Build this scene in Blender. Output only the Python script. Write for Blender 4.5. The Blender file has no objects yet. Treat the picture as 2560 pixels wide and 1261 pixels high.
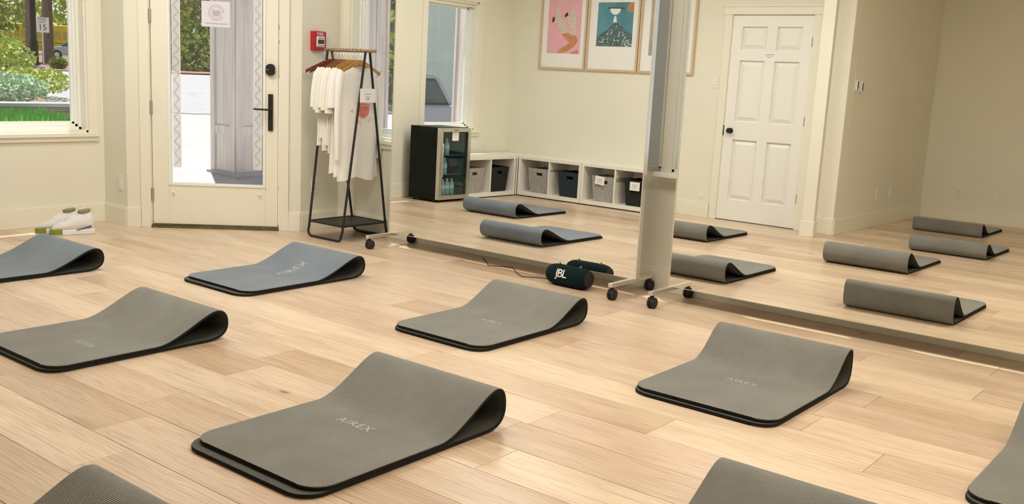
import bpy, bmesh, math, random
from mathutils import Matrix, Vector
random.seed(7)
C = bpy.context.scene.collection
S = bpy.context.scene
PI = math.pi

# ------------------------------------------------------------ camera
f, yaw, pitch, roll, CH = 2468.78, 0.670838, 0.177277, -0.0479388, 1.31
cyw, syw, cp, sp = math.cos(yaw), math.sin(yaw), math.cos(pitch), math.sin(pitch)
fwd = Vector((-syw*cp, cyw*cp, -sp)); rgt = Vector((cyw, syw, 0)); dwn = fwd.cross(rgt)
r2 = rgt*math.cos(roll) + dwn*math.sin(roll); d2 = dwn*math.cos(roll) - rgt*math.sin(roll)
cd = bpy.data.cameras.new('camera'); cam = bpy.data.objects.new('camera', cd); C.objects.link(cam)
cd.sensor_fit = 'HORIZONTAL'; cd.sensor_width = 36; cd.lens = f/2560*36; cd.clip_start = .05; cd.clip_end = 400
cam.matrix_world = Matrix(((r2.x, -d2.x, -fwd.x, 0), (r2.y, -d2.y, -fwd.y, 0), (r2.z, -d2.z, -fwd.z, CH), (0, 0, 0, 1)))
S.camera = cam

# ------------------------------------------------------------ world, sun, exposure
w = bpy.data.worlds.new('World'); S.world = w; w.use_nodes = True
nt = w.node_tree; bg = nt.nodes['Background']
sky = nt.nodes.new('ShaderNodeTexSky'); sky.sky_type = 'HOSEK_WILKIE'; sky.turbidity = 4.5; sky.ground_albedo = .4
SUN = Vector((-.28, .17, 1)).normalized()          # towards the sun
sky.sun_direction = SUN
bwn = nt.nodes.new('ShaderNodeRGBToBW'); mxw = nt.nodes.new('ShaderNodeMix'); mxw.data_type = 'RGBA'; mxw.inputs[0].default_value = .8
nt.links.new(sky.outputs[0], bwn.inputs[0]); nt.links.new(sky.outputs[0], mxw.inputs[6]); nt.links.new(bwn.outputs[0], mxw.inputs[7]); nt.links.new(mxw.outputs[2], bg.inputs[0]); bg.inputs[1].default_value = 2.9
sl = bpy.data.lights.new('sun', 'SUN'); sl.energy = 4.8; sl.angle = .009; sl.color = (1, .96, .88)
so = bpy.data.objects.new('sun', sl); C.objects.link(so); so.rotation_euler = (-SUN).to_track_quat('-Z', 'Y').to_euler(); so.location = (-20, 10, 20)
VS = S.view_settings; VS.view_transform = 'Standard'; VS.look = 'None'; VS.gamma = 1; VS.exposure = 0.42; VS.use_curve_mapping = False
S.cycles.max_bounces = 14; S.cycles.diffuse_bounces = 6; S.cycles.glossy_bounces = 6; S.cycles.transparent_max_bounces = 16
S.cycles.caustics_reflective = True; S.cycles.sample_clamp_indirect = 6; S.cycles.caustics_refractive = False

# (x, y, power, colour) of the unseen fill panels added under the studio ceiling
CZ = 2.9
FILL_LAMPS = [(-5.6, 3.3, 30, (1, .97, .92)), (-3.2, 3.3, 32, (1, .95, .87)), (-.8, 3.3, 32, (1, .90, .76)), (1.4, 3.5, 16, (1, .88, .70))]
for x, y, p, c in FILL_LAMPS:
    l = bpy.data.lights.new('fill_lamp', 'AREA'); l.shape = 'RECTANGLE'; l.size = 1.5; l.size_y = .9; l.energy = p; l.color = c
    o = bpy.data.objects.new('fill_lamp', l); C.objects.link(o); o.location = (x, y, CZ-.07)

# ------------------------------------------------------------ helpers
class MB:
    def __init__(s, M=None): s.v, s.f, s.m, s.uv, s.M = [], [], [], None, M
    def add(s, vs, fs, m=0):
        b = len(s.v); s.v += [tuple(v) for v in vs]; s.f += [tuple(i+b for i in q) for q in fs]; s.m += [m]*len(fs); return s
    def box(s, x0, x1, y0, y1, z0, z1, m=0):
        x0, x1 = min(x0, x1), max(x0, x1); y0, y1 = min(y0, y1), max(y0, y1); z0, z1 = min(z0, z1), max(z0, z1)
        return s.add([(x0, y0, z0), (x1, y0, z0), (x1, y1, z0), (x0, y1, z0), (x0, y0, z1), (x1, y0, z1), (x1, y1, z1), (x0, y1, z1)],
                     [(0, 3, 2, 1), (4, 5, 6, 7), (0, 1, 5, 4), (1, 2, 6, 5), (2, 3, 7, 6), (3, 0, 4, 7)], m)
    def tube(s, pts, r, n=10, m=0, cap=True, flat=1.0):
        pts = [Vector(p) for p in pts]; rs = r if isinstance(r, (list, tuple)) else [r]*len(pts); rings = []; up = None
        for i, p in enumerate(pts):
            t = (pts[min(i+1, len(pts)-1)] - pts[max(i-1, 0)]).normalized()
            if up is None: up = Vector((0, 0, 1)) if abs(t.z) < .9 else Vector((1, 0, 0))
            a = t.cross(up); a.normalize(); up = a.cross(t).normalized(); 
            rings.append([p + (a*math.cos(2*PI*k/n) + up*math.sin(2*PI*k/n)*flat)*rs[i] for k in range(n)])
        vs = [q for g in rings for q in g]; fs = []
        for i in range(len(pts)-1):
            for k in range(n):
                fs.append((i*n+k, i*n+(k+1) % n, (i+1)*n+(k+1) % n, (i+1)*n+k))
        if cap: fs.append(tuple(range(n))[::-1]); fs.append(tuple((len(pts)-1)*n+k for k in range(n)))
        return s.add(vs, fs, m)
    def lathe(s, prof, n=24, c=(0, 0, 0), axis='Z', m=0):
        vs = []; fs = []
        for r, h in prof:
            for k in range(n):
                a = 2*PI*k/n; u, v = r*math.cos(a), r*math.sin(a)
                vs.append({'Z': (c[0]+u, c[1]+v, c[2]+h), 'X': (c[0]+h, c[1]+u, c[2]+v), 'Y': (c[0]+v, c[1]+h, c[2]+u)}[axis])
        for i in range(len(prof)-1):
            for k in range(n): fs.append((i*n+k, i*n+(k+1) % n, (i+1)*n+(k+1) % n, (i+1)*n+k))
        fs.append(tuple(range(n))[::-1]); fs.append(tuple((len(prof)-1)*n+k for k in range(n)))
        return s.add(vs, fs, m)
    def prism(s, poly, a, b, axis='Y', m=0):
        n = len(poly); g = {'Y': lambda u, v, w: (u, w, v), 'X': lambda u, v, w: (w, u, v), 'Z': lambda u, v, w: (u, v, w)}[axis]
        vs = [g(u, v, a) for u, v in poly] + [g(u, v, b) for u, v in poly]
        return s.add(vs, [tuple(range(n)), tuple(range(n, 2*n))[::-1]] + [(i, (i+1) % n + n if False else i+n, (i+1) % n+n, (i+1) % n) for i in range(n)], m)
    def build(s, name, mats, parent=None, bevel=0, smooth=0, seg=2):
        me = bpy.data.meshes.new(name)
        vs = [s.M @ Vector(v) for v in s.v] if s.M else s.v
        me.from_pydata(vs, [], s.f)
        for mt in (mats if isinstance(mats, (list, tuple)) else [mats]): me.materials.append(mt)
        me.polygons.foreach_set('material_index', s.m)
        if s.uv:
            L = me.uv_layers.new(name='UVMap')
            for lp in me.loops: L.data[lp.index].uv = s.uv[lp.vertex_index]
        bm = bmesh.new(); bm.from_mesh(me); bmesh.ops.recalc_face_normals(bm, faces=bm.faces); bm.to_mesh(me); bm.free()
        if smooth:
            me.polygons.foreach_set('use_smooth', [True]*len(me.polygons)); me.set_sharp_from_angle(angle=math.radians(smooth))
        o = bpy.data.objects.new(name, me); C.objects.link(o)
        if parent: o.parent = parent
        if bevel:
            b = o.modifiers.new('bevel', 'BEVEL'); b.width = bevel; b.segments = seg; b.limit_method = 'ANGLE'
        return o

def thing(name, label, cat, loc=(0, 0, 0), rz=0, group=None):
    o = bpy.data.objects.new(name, None); C.objects.link(o); o.empty_display_size = .1
    o.location = loc; o.rotation_euler = (0, 0, rz); o['label'] = label; o['category'] = cat
    if group: o['group'] = group
    return o
def tag(o, label, cat, group=None, kind=None):
    o['label'] = label; o['category'] = cat
    if group: o['group'] = group
    if kind: o['kind'] = kind
    return o
def struct(o, label=None):
    o['kind'] = 'structure'
    if label: o['label'] = label
    return o
def dup(root, loc, rz, label, group=None):
    r = root.copy(); C.objects.link(r); r.location = loc; r.rotation_euler = (0, 0, rz); r['label'] = label
    if group: r['group'] = group
    for ch in list(root.children):
        c = ch.copy(); C.objects.link(c); c.parent = r
        for g in list(ch.children):
            d = g.copy(); C.objects.link(d); d.parent = c
    return r

def mat(name, col, rough=.6, metal=0, spec=.5, noise=0, scale=8, bump=0, bscale=60, emit=0, trans=0, alpha=1, sheen=0, stretch=None, col2=None):
    m = bpy.data.materials.new(name); m.use_nodes = True; n = m.node_tree.nodes; L = m.node_tree.links; b = n['Principled BSDF']
    b.inputs['Base Color'].default_value = (*col, 1); b.inputs['Roughness'].default_value = rough; b.inputs['Metallic'].default_value = metal
    b.inputs['Specular IOR Level'].default_value = spec
    if sheen: b.inputs['Sheen Weight'].default_value = sheen
    if emit: b.inputs['Emission Color'].default_value = (*col, 1); b.inputs['Emission Strength'].default_value = emit
    if trans: b.inputs['Transmission Weight'].default_value = trans
    if alpha < 1: b.inputs['Alpha'].default_value = alpha
    if noise or bump:
        tc = n.new('ShaderNodeTexCoord'); src = tc.outputs['Object']
        if stretch:
            mp = n.new('ShaderNodeMapping'); mp.inputs['Scale'].default_value = stretch; L.new(src, mp.inputs[0]); src = mp.outputs[0]
    if noise:
        t = n.new('ShaderNodeTexNoise'); t.inputs['Scale'].default_value = scale; t.inputs['Detail'].default_value = 5; L.new(src, t.inputs['Vector'])
        r = n.new('ShaderNodeMapRange'); r.inputs[1].default_value = .3; r.inputs[2].default_value = .7
        L.new(t.outputs[0], r.inputs[0])
        x = n.new('ShaderNodeMix'); x.data_type = 'RGBA'
        c2 = col2 or tuple(max(0, c*(1-noise)) for c in col)
        x.inputs[6].default_value = (*c2, 1); x.inputs[7].default_value = (*(col if col2 else tuple(min(1, c*(1+noise*.6)) for c in col)), 1)
        L.new(r.outputs[0], x.inputs[0]); L.new(x.outputs[2], b.inputs['Base Color'])
    if bump:
        t2 = n.new('ShaderNodeTexNoise'); t2.inputs['Scale'].default_value = bscale; t2.inputs['Detail'].default_value = 3; L.new(src, t2.inputs['Vector'])
        bp = n.new('ShaderNodeBump'); bp.inputs['Strength'].default_value = bump; bp.inputs['Distance'].default_value = .004
        L.new(t2.outputs[0], bp.inputs['Height']); L.new(bp.outputs[0], b.inputs['Normal'])
    return m
def glass_mat(name, tint=(.97, .985, .98), refl=.10, rough=0.0):
    m = bpy.data.materials.new(name); m.use_nodes = True; n = m.node_tree.nodes; L = m.node_tree.links
    n.remove(n['Principled BSDF']); o = n['Material Output']
    t = n.new('ShaderNodeBsdfTransparent'); t.inputs[0].default_value = (*tint, 1)
    g = n.new('ShaderNodeBsdfGlossy'); g.inputs['Roughness'].default_value = rough
    lw = n.new('ShaderNodeLayerWeight'); lw.inputs[0].default_value = .5
    pw = n.new('ShaderNodeMath'); pw.operation = 'POWER'; pw.inputs[1].default_value = 4; L.new(lw.outputs['Facing'], pw.inputs[0])
    mu = n.new('ShaderNodeMath'); mu.operation = 'MULTIPLY_ADD'; mu.inputs[1].default_value = .6; mu.inputs[2].default_value = refl*.35; mu.use_clamp = True
    mx = n.new('ShaderNodeMixShader'); L.new(pw.outputs[0], mu.inputs[0]); L.new(mu.outputs[0], mx.inputs[0])
    L.new(t.outputs[0], mx.inputs[1]); L.new(g.outputs[0], mx.inputs[2]); L.new(mx.outputs[0], o.inputs[0])
    return m

M = {}
M['wall'] = mat('wall_paint', (.79, .775, .665), .75, noise=.02, scale=2, bump=.05, bscale=180)
M['trim'] = mat('trim_paint', (.82, .80, .69), .42, noise=.015, scale=3)
M['white'] = mat('white_paint', (.84, .84, .80), .45, noise=.015, scale=3)
M['sash'] = mat('window_sash_paint', (.84, .86, .82), .4, noise=.02, scale=5)
M['ceil'] = mat('ceiling_paint', (.82, .80, .72), .85, noise=.02, scale=2)
M['black'] = mat('black_metal', (.012, .012, .012), .45, metal=.2, noise=.2, scale=30)
M['rubber'] = mat('black_rubber', (.012, .012, .013), .6, noise=.2, scale=40)
M['steel'] = mat('brushed_steel', (.62, .60, .56), .28, metal=1, noise=.06, scale=30, stretch=(1, 1, 12))
M['alu'] = mat('pale_aluminium', (.80, .78, .72), .3, metal=.8, noise=.03, scale=20)
M['bronze'] = mat('aged_bronze', (.20, .17, .09), .35, metal=.9, noise=.3, scale=30)
M['mirror'] = mat('mirror_silver', (.93, .945, .93), 0.0, metal=1)
M['mdf'] = mat('mirror_backing', (.80, .79, .75), .8, noise=.1, scale=10)
M['grey'] = mat('grey_panel', (.44, .46, .44), .5, noise=.05, scale=4)
M['paper'] = mat('white_paper', (.86, .86, .88), .8, noise=.01, scale=5)
M['ink'] = mat('grey_print', (.30, .30, .33), .8, noise=.1, scale=50)
M['card'] = mat('white_card', (.88, .88, .88), .7, noise=.01, scale=5)
M['glass'] = glass_mat('window_glass')
M['fglass'] = glass_mat('fridge_glass', (.72, .84, .84), .12)
M['frost'] = mat('etched_glass', (.80, .82, .84), .7, alpha=.55, noise=.02, scale=30)
M['etch'] = mat('etched_line', (.34, .36, .36), .7, alpha=.6, noise=.05, scale=30)
M['etch2'] = mat('etched_line_white', (.9, .9, .9), .7, alpha=.85, noise=.02, scale=30)
M['plastic'] = mat('white_plastic', (.80, .79, .74), .4, noise=.01, scale=10)
M['slot'] = mat('dark_slot', (.05, .05, .05), .6, noise=.1, scale=10)

def fr(origin, u, d):      # wall frame: x along wall, y outwards through the wall, z up
    return Matrix(((u[0], d[0], 0, origin[0]), (u[1], d[1], 0, origin[1]), (0, 0, 1, 0), (0, 0, 0, 1)))
XA, YD, YB, YP, XR, YK = -7.45, 5.44, 4.11, 1.12, -3.42, -1.57
FA = fr((XA, 0), (0, 1), (-1, 0)); FD = fr((0, YD), (1, 0), (0, 1)); FB = fr((0, YB), (1, 0), (0, 1))
q = math.sqrt(.5); FG = fr((-7.12, 4.11), (q, q), (-q, q)); DL = .94/q
FC = fr((-6.18, 0), (0, 1), (-1, 0)); FP = fr((0, YP), (-1, 0), (0, -1)); FR = fr((XR, 0), (0, 1), (-1, 0)); FK = fr((0, YK), (-1, 0), (0, -1))
TW = .16

# ------------------------------------------------------------ floor of planks
def wood_floor():
    m = bpy.data.materials.new('oak_plank'); m.use_nodes = True; n = m.node_tree.nodes; L = m.node_tree.links; b = n['Principled BSDF']
    tc = n.new('ShaderNodeTexCoord'); oi = n.new('ShaderNodeObjectInfo')
    ml = n.new('ShaderNodeMath'); ml.operation = 'MULTIPLY'; ml.inputs[1].default_value = 57; L.new(oi.outputs['Random'], ml.inputs[0])
    cb = n.new('ShaderNodeCombineXYZ'); L.new(ml.outputs[0], cb.inputs[0]); L.new(ml.outputs[0], cb.inputs[1])
    ad = n.new('ShaderNodeVectorMath'); L.new(tc.outputs['Object'], ad.inputs[0]); L.new(cb.outputs[0], ad.inputs[1])
    def mapped(sc):
        mp = n.new('ShaderNodeMapping'); mp.inputs['Scale'].default_value = sc; L.new(ad.outputs[0], mp.inputs[0]); return mp.outputs[0]
    g1 = n.new('ShaderNodeTexNoise'); g1.inputs['Scale'].default_value = 1; g1.inputs['Detail'].default_value = 6; g1.inputs['Roughness'].default_value = .65; L.new(mapped((3.5, 60, 1)), g1.inputs['Vector'])
    g2 = n.new('ShaderNodeTexNoise'); g2.inputs['Scale'].default_value = 1; g2.inputs['Detail'].default_value = 3; L.new(mapped((1.2, 7, 1)), g2.inputs['Vector'])
    wv = n.new('ShaderNodeTexWave'); wv.wave_type = 'BANDS'; wv.bands_direction = 'Y'; wv.inputs['Scale'].default_value = 6; wv.inputs['Distortion'].default_value = 14; wv.inputs['Detail'].default_value = 2; wv.inputs['Detail Scale'].default_value = .8
    L.new(mapped((.55, 3.2, 1)), wv.inputs['Vector'])
    vo = n.new('ShaderNodeTexVoronoi'); vo.inputs['Scale'].default_value = 1; L.new(mapped((1.7, 4.2, 1)), vo.inputs['Vector'])
    kn = n.new('ShaderNodeMapRange'); kn.inputs[1].default_value = .02; kn.inputs[2].default_value = .075; kn.inputs[3].default_value = 1; kn.inputs[4].default_value = 0; L.new(vo.outputs['Distance'], kn.inputs[0])
    vc = n.new('ShaderNodeSeparateColor'); L.new(vo.outputs['Color'], vc.inputs[0])
    kc = n.new('ShaderNodeMath'); kc.operation = 'GREATER_THAN'; kc.inputs[1].default_value = .78; L.new(vc.outputs[0], kc.inputs[0])
    km = n.new('ShaderNodeMath'); km.operation = 'MULTIPLY'; L.new(kn.outputs[0], km.inputs[0]); L.new(kc.outputs[0], km.inputs[1])
    tone = n.new('ShaderNodeValToRGB'); e = tone.color_ramp.elements; e[0].position = 0; e[0].color = (.55, .405, .275, 1); e[1].position = 1; e[1].color = (.76, .62, .455, 1)
    for p, c in ((.25, (.70, .565, .42, 1)), (.5, (.64, .49, .37, 1)), (.75, (.74, .605, .45, 1))):
        x = e.new(p); x.color = c
    L.new(oi.outputs['Random'], tone.inputs[0])
    def darken(src, fac, lo, hi, amt, col=(.55, .42, .32, 1)):
        mr = n.new('ShaderNodeMapRange'); mr.inputs[1].default_value = lo; mr.inputs[2].default_value = hi; mr.inputs[3].default_value = 0; mr.inputs[4].default_value = amt; L.new(fac, mr.inputs[0])
        mx = n.new('ShaderNodeMix'); mx.data_type = 'RGBA'; mx.blend_type = 'MULTIPLY'; mx.inputs[7].default_value = col
        L.new(mr.outputs[0], mx.inputs[0]); L.new(src, mx.inputs[6]); return mx.outputs[2]
    c = darken(tone.outputs[0], g1.outputs[0], .48, .75, .55)
    c = darken(c, g2.outputs[0], .45, .75, .45)
    c = darken(c, wv.outputs['Fac'], .62, 1, .30)
    c = darken(c, km.outputs[0], 0, 1, .85, (.22, .13, .08, 1))
    L.new(c, b.inputs['Base Color'])
    rr = n.new('ShaderNodeMapRange'); rr.inputs[3].default_value = .24; rr.inputs[4].default_value = .38; L.new(g2.outputs[0], rr.inputs[0]); L.new(rr.outputs[0], b.inputs['Roughness'])
    bp = n.new('ShaderNodeBump'); bp.inputs['Strength'].default_value = .12; bp.inputs['Distance'].default_value = .001; L.new(g1.outputs[0], bp.inputs['Height']); L.new(bp.outputs[0], b.inputs['Normal'])
    return m
M['oak'] = wood_floor()
M['sub'] = mat('subfloor', (.10, .075, .05), .9, noise=.2, scale=6)
X1 = 2.6
mb = MB(); mb.box(-7.62, X1+.1, YK-.1, YD+.1, -.12, -.0135)
floor = struct(mb.build('floor', M['sub']))
PW = .2365; Y0 = 1.46
KNOWN = {0: -2.955, 2: -3.35, 5: -3.54, 7: -1.79, 6: -2.165, 8: -1.05, 11: -1.30, 13: -.99}
k0 = math.floor((YK-Y0)/PW); k1 = math.ceil((YD-Y0)/PW)
def plank(x0, x1, y0, y1):
    L, W, c, g = (x1-x0)/2, (y1-y0)/2, .0012, .0007
    vs = []
    for (a, b_, z) in ((L-g, W-g, -.013), (L-g, W-g, -.0015), (L-g-c, W-g-c, 0)):
        vs += [(-a, -b_, z), (a, -b_, z), (a, b_, z), (-a, b_, z)]
    fs = [(8, 9, 10, 11), (3, 2, 1, 0)]
    for r in (0, 4): fs += [(r+i, r+(i+1) % 4, r+4+(i+1) % 4, r+4+i) for i in range(4)]
    m = MB(); m.add(vs, fs); o = m.build('plank', M['oak'], floor); o.location = ((x0+x1)/2, (y0+y1)/2, 0); return o
for k in range(k0, k1):
    y0, y1 = max(YK-.02, Y0+k*PW), min(YD+.02, Y0+(k+1)*PW)
    if y1-y0 < .02: continue
    xl = -7.5 if y1 > YP else XR-.1
    xr = X1
    js = []
    a = KNOWN.get(k, None)
    if a is None: a = random.uniform(-3.5, -1)
    x = a
    while x > xl+.35: js.append(x); x -= random.uniform(1.15, 2.1)
    x = a + random.uniform(1.3, 2.1)
    while x < xr-.3: js.append(x); x += random.uniform(1.2, 2.1)
    js = sorted(js); js = [xl]+js+[xr]
    for a_, b_ in zip(js[:-1], js[1:]): plank(a_, b_, y0, y1)

# ------------------------------------------------------------ walls
def wall(name, F, u0, u1, holes, z1=CZ, t=TW, mat_=None):
    m = MB(F); hs = sorted(holes); u = u0
    for (a, b, c, d) in hs:
        if a > u: m.box(u, a, 0, t, -.02, z1)
        if c > 0: m.box(a, b, 0, t, -.02, c)
        m.box(a, b, 0, t, d, z1); u = b
    if u < u1: m.box(u, u1, 0, t, -.02, z1)
    return struct(m.build(name, mat_ or M['wall']))
W1 = (3.19, 3.985, .71, 2.13); W2 = (1.77, 2.60, .71, 2.13); W3 = (-6.06, -5.45, .76, 2.62); W5 = (-5.25, -3.31, .76, 2.62); W4 = (-3.075, -.35, .76, 2.62)  # unseen front window heads and the hidden split are shaped to steer the sun
wall('wall_left', FA, YP-.16, YB+.16, [W1, W2])
wall('wall_entry_left', FB, XA-.02, -7.12, [])
DR = (.185, 1.16, 0, 2.13)
wall('wall_entry', FG, 0, DL, [DR], t=.12)
wall('wall_entry_right', FC, 5.05, YD+.16, [])
wall('wall_front', FD, -6.18, X1+.1, [W3, W5, W4])
wall('wall_pictures', FP, 3.45, 7.45+.16, [(3.80, 4.657, 0, 2.062)])
wall('wall_recess', FR, YK-.1, YP-.165, [])
wall('wall_back', FK, -X1-.1, 3.42, [])
wall('wall_right', fr((X1, 0), (0, -1), (1, 0)), -YD-.1, -YK+.1, [])
mb = MB(); mb.box(-7.66, X1+.2, YK-.2, YD+.17, CZ, CZ+.12); struct(mb.build('ceiling', M['ceil']))
# light return wall beside the recess, and the slim boxed post in front of it
mb = MB(); mb.box(-3.60, XR, YP-.165, YP-.002, -.02, CZ); mb.box(-3.60, XR, YP-.002, YP+.012, -.02, CZ); struct(mb.build('trim_1', M['trim'], bevel=.003))
post = thing('boxed_post', 'slim white boxed post with square foot block beside the panelled door', 'post', (-3.53, 1.45, 0))
mb = MB(); mb.box(-.058, .058, -.032, .032, .14, CZ); mb.build('shaft', M['trim'], post, bevel=.003)
mb = MB(); mb.box(-.068, .066, -.042, .040, 0, .145); mb.build('foot_block', M['trim'], post, bevel=.004)

# ------------------------------------------------------------ baseboards
def base(name, F, u0, u1, h=.15, t=.016):
    m = MB(F); m.box(u0, u1, -t, 0, 0, h-.012); m.box(u0, u1, -t*.7, 0, h-.012, h); return struct(m.build(name, M['trim'], bevel=.002))
base('baseboard_left', FA, YP, YB)
base('baseboard_entry_left', FB, XA, -7.12)
base('baseboard_entry', FG, 0, .105); base('baseboard_entry_far', FG, 1.235, DL)
base('baseboard_entry_right', FC, 5.05, YD)
base('baseboard_front', FD, -6.18, X1)
base('baseboard_pictures', FP, 4.74, 7.45)
base('baseboard_recess', FR, YK, YP+.012)
base('baseboard_back', FK, -X1, 3.42)
base('baseboard_right', fr((X1, 0), (0, -1), (1, 0)), -YD, -YK)
mb = MB(); mb.box(-3.615, XR+.002, YP, YP+.026, 0, .15); struct(mb.build('baseboard_return', M['trim'], bevel=.002))

# ------------------------------------------------------------ windows
def window(name, F, h, cas=(.07, .07), mull=None, sd=.04):
    u0, u1, z0, z1 = h; j = .02; cl, cr = cas; ct = .07
    m = MB(F)                                             # jamb lining + casing
    for a, b, c, d in ((u0-.0, u0+j, z0, z1), (u1-j, u1, z0, z1), (u0, u1, z1-j, z1), (u0, u1, z0-.005, z0+j)): m.box(a, b, -.002, TW, c, d)
    m.box(u0-cl, u0+.004, -.018, 0, z0-.01, z1+ct); m.box(u1-.004, u1+cr, -.018, 0, z0-.01, z1+ct); m.box(u0-cl-.01, u1+cr+.01, -.022, 0, z1-.002, z1+ct+.02)
    fr_ = struct(m.build(name, M['trim'], bevel=.002))
    m = MB(F); m.box(u0-cl-.012, u1+cr+.004, -sd, .04, z0-.03, z0-.001); m.box(u0-cl-.012, u1+cr+.004, -.022, 0, z0-.065, z0-.03)
    m.build('window_sill', M['trim'], fr_, bevel=.003)
    spans = [(u0+j, u1-j)] if not mull else [(a, b) for a, b in mull]
    for a, b in spans:
        m = MB(F)
        for k, (ins, dd0, dd1) in enumerate(((0, .07, .15), (.022, .085, .135), (.040, .098, .124))):
            wd = .022
            A, B_, Cz, D = a+ins, b-ins, z0+j+ins, z1-j-ins
            m.box(A, A+wd, dd0, dd1, Cz, D); m.box(B_-wd, B_, dd0, dd1, Cz, D); m.box(A, B_, dd0, dd1, Cz, Cz+wd); m.box(A, B_, dd0, dd1, D-wd, D)
        s_ = m.build('sash', M['sash'], fr_, bevel=.002)
        m = MB(F); m.box(a+.05, b-.05, .108, .113, z0+j+.05, z1-j-.05); m.build('pane', M['glass'], fr_)
    return fr_
window('window_1', FA, W1); 
w2 = window('window_2', FA, W2)
window('window_3', FD, W3)
window('window_5', FD, W5, (.07, .022), mull=[(-5.23, -4.31), (-4.25, -3.33)], sd=.105)  # hidden sill deepened to keep sun off the floor behind the mirror
mb = MB(FD); mb.box(-4.31, -4.25, -.002, TW, .76, 2.62); struct(mb.build('trim_2', M['trim'], bevel=.002))
window('window_4', FD, W4, (.068, .07), mull=[(-3.055, -2.17), (-2.11, -1.27), (-1.21, -.37)], sd=.095)  # sill deepened behind the mirror to block sun from the floor
mb = MB(FD); mb.box(-2.17, -2.11, -.002, TW, .76, 2.62); mb.box(-1.27, -1.21, -.002, TW, .76, 2.62); struct(mb.build('trim_3', M['trim'], bevel=.002))
bl = thing('roller_blind', 'beige roller blind rolled up at the head of the window above the fridge', 'blind', (0, 0, 0))
mb = MB(FA); mb.tube([(1.80, .03, 2.115), (2.57, .03, 2.115)], .022, 12); mb.build('roll', M['trim'], bl, smooth=40)
mb = MB(FA); mb.box(1.81, 2.56, .022, .034, 2.07, 2.088); mb.build('bottom_bar', M['trim'], bl)
# narrow grey board between the two front windows
gb = thing('wall_board', 'tall narrow grey board hung on the wall between the two mirrors', 'board', (0, 0, 0))
mb = MB(FD); mb.box(-3.245, -3.152, -.034, -.008, .79, 2.1); mb.build('panel', M['grey'], gb)
mb = MB(FD); mb.box(-3.152, -3.144, -.036, -.002, .78, 2.11); mb.box(-3.248, -3.144, -.036, -.002, .78, .79); mb.build('edge_strip', M['alu'], gb, bevel=.001)

# ------------------------------------------------------------ entry door (glazed) in its diagonal wall
cs = MB(FG)
for a, b in ((.108, .182), (1.163, 1.235)): cs.box(a, b, -.018, 0, 0, 2.13)
cs.box(.09, 1.25, -.024, 0, 2.13, 2.23); cs.box(.17, .187, -.002, .12, 0, 2.13); cs.box(1.158, 1.175, -.002, .12, 0, 2.13); cs.box(.17, 1.175, -.002, .12, 2.115, 2.13)
struct(cs.build('trim_4', M['trim'], bevel=.002))
d1 = MB(FG)
A, B_, G0, G1, GZ0, GZ1, ZT = .196, 1.149, .335, 1.035, .355, 1.98, 2.11
d1.box(A, G0-.02, .004, .048, .03, ZT); d1.box(G1+.02, B_, .004, .048, .03, ZT); d1.box(G0-.0195, G1+.0195, .004, .048, .03, GZ0-.02); d1.box(G0-.0195, G1+.0195, .004, .048, GZ1+.02, ZT)
door1 = struct(d1.build('door_1', M['trim'], bevel=.0015), 'glazed entry door in the diagonal corner wall')
m = MB(FG)
for a, b, c, d in ((G0-.02, G0, GZ0-.02, GZ1+.02), (G1, G1+.02, GZ0-.02, GZ1+.02), (G0, G1, GZ0-.02, GZ0), (G0, G1, GZ1, GZ1+.02)): m.box(a, b, -.004, .05, c, d)
m.build('glazing_bead', M['sash'], door1, bevel=.003)
m = MB(FG); m.box(G0, G1, .022, .028, GZ0, GZ1); pane = m.build('pane', M['glass'], door1)
m = MB(FG)
for e0, e1 in ((G0+.012, G0+.075), (G1-.075, G1-.012)):
    m.box(e0, e0+.004, .019, .0215, GZ0+.12, GZ1); m.box(e1-.004, e1, .019, .0215, GZ0+.12, GZ1)
    m.box(e0+.004, e1-.004, .0205, .0216, GZ0+.12, GZ1, 2)
    z = GZ0+.13; i = 0
    while z < GZ1-.06:
        a, b = (e0+.010, e1-.010) if i % 2 == 0 else (e1-.010, e0+.010)
        for off in (0, .012):
            t = .003
            m.add([(a, .0195, z+off), (b, .0195, z+.045+off), (b, .0195, z+.045+t+off), (a, .0195, z+t+off), (a, .0204, z+off), (b, .0204, z+.045+off), (b, .0204, z+.045+t+off), (a, .0204, z+t+off)],
                  [(0, 1, 2, 3), (7, 6, 5, 4), (0, 4, 5, 1), (3, 2, 6, 7)], 1)
        z += .047; i += 1
m.build('etched_border', [M['etch2'], M['etch'], M['frost']], door1)
for z in (.26, .935, 1.625):
    m = MB(FG); m.tube([(.190, -.008, z-.05), (.190, -.008, z+.05)], .0075, 10); m.box(.19, .203, -.003, .006, z-.05, z+.05); m.build('hinge', M['steel'], door1, smooth=40)
for u in (.35, 1.012):
    m = MB(FG); m.lathe([(.006, 0), (.006, -.012), (.010, -.014), (.010, -.022), (.004, -.025)], 12, (u, .004, .285), 'Y'); m.build('peg', M['sash'], door1, smooth=40)
m = MB(FG); m.box(1.075, 1.112, -.012, .004, .79, 1.075); hp = m.build('handle_plate', M['black'], door1, bevel=.003)
m = MB(FG); m.tube([(1.094, -.01, .955), (1.094, -.05, .955), (1.08, -.058, .955), (.97, -.058, .957)], [.009, .009, .008, .007], 10); m.lathe([(.017, 0), (.017, -.014), (.012, -.016)], 16, (1.094, -.010, .955), 'Y'); m.build('lever', M['black'], door1, smooth=50)
m = MB(FG)
pts = [(math.cos(a)*.034, math.sin(a)*.034) for a in [PI*i/10 for i in range(11)]]
poly = [(1.093+x, 1.292+y*.8-.012) for x, y in pts] + [(1.093-x, 1.232-y*.8+.012) for x, y in pts]
m.prism(poly, -.03, .004, 'Y'); m.build('keypad_lock', M['black'], door1, bevel=.004)
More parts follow.
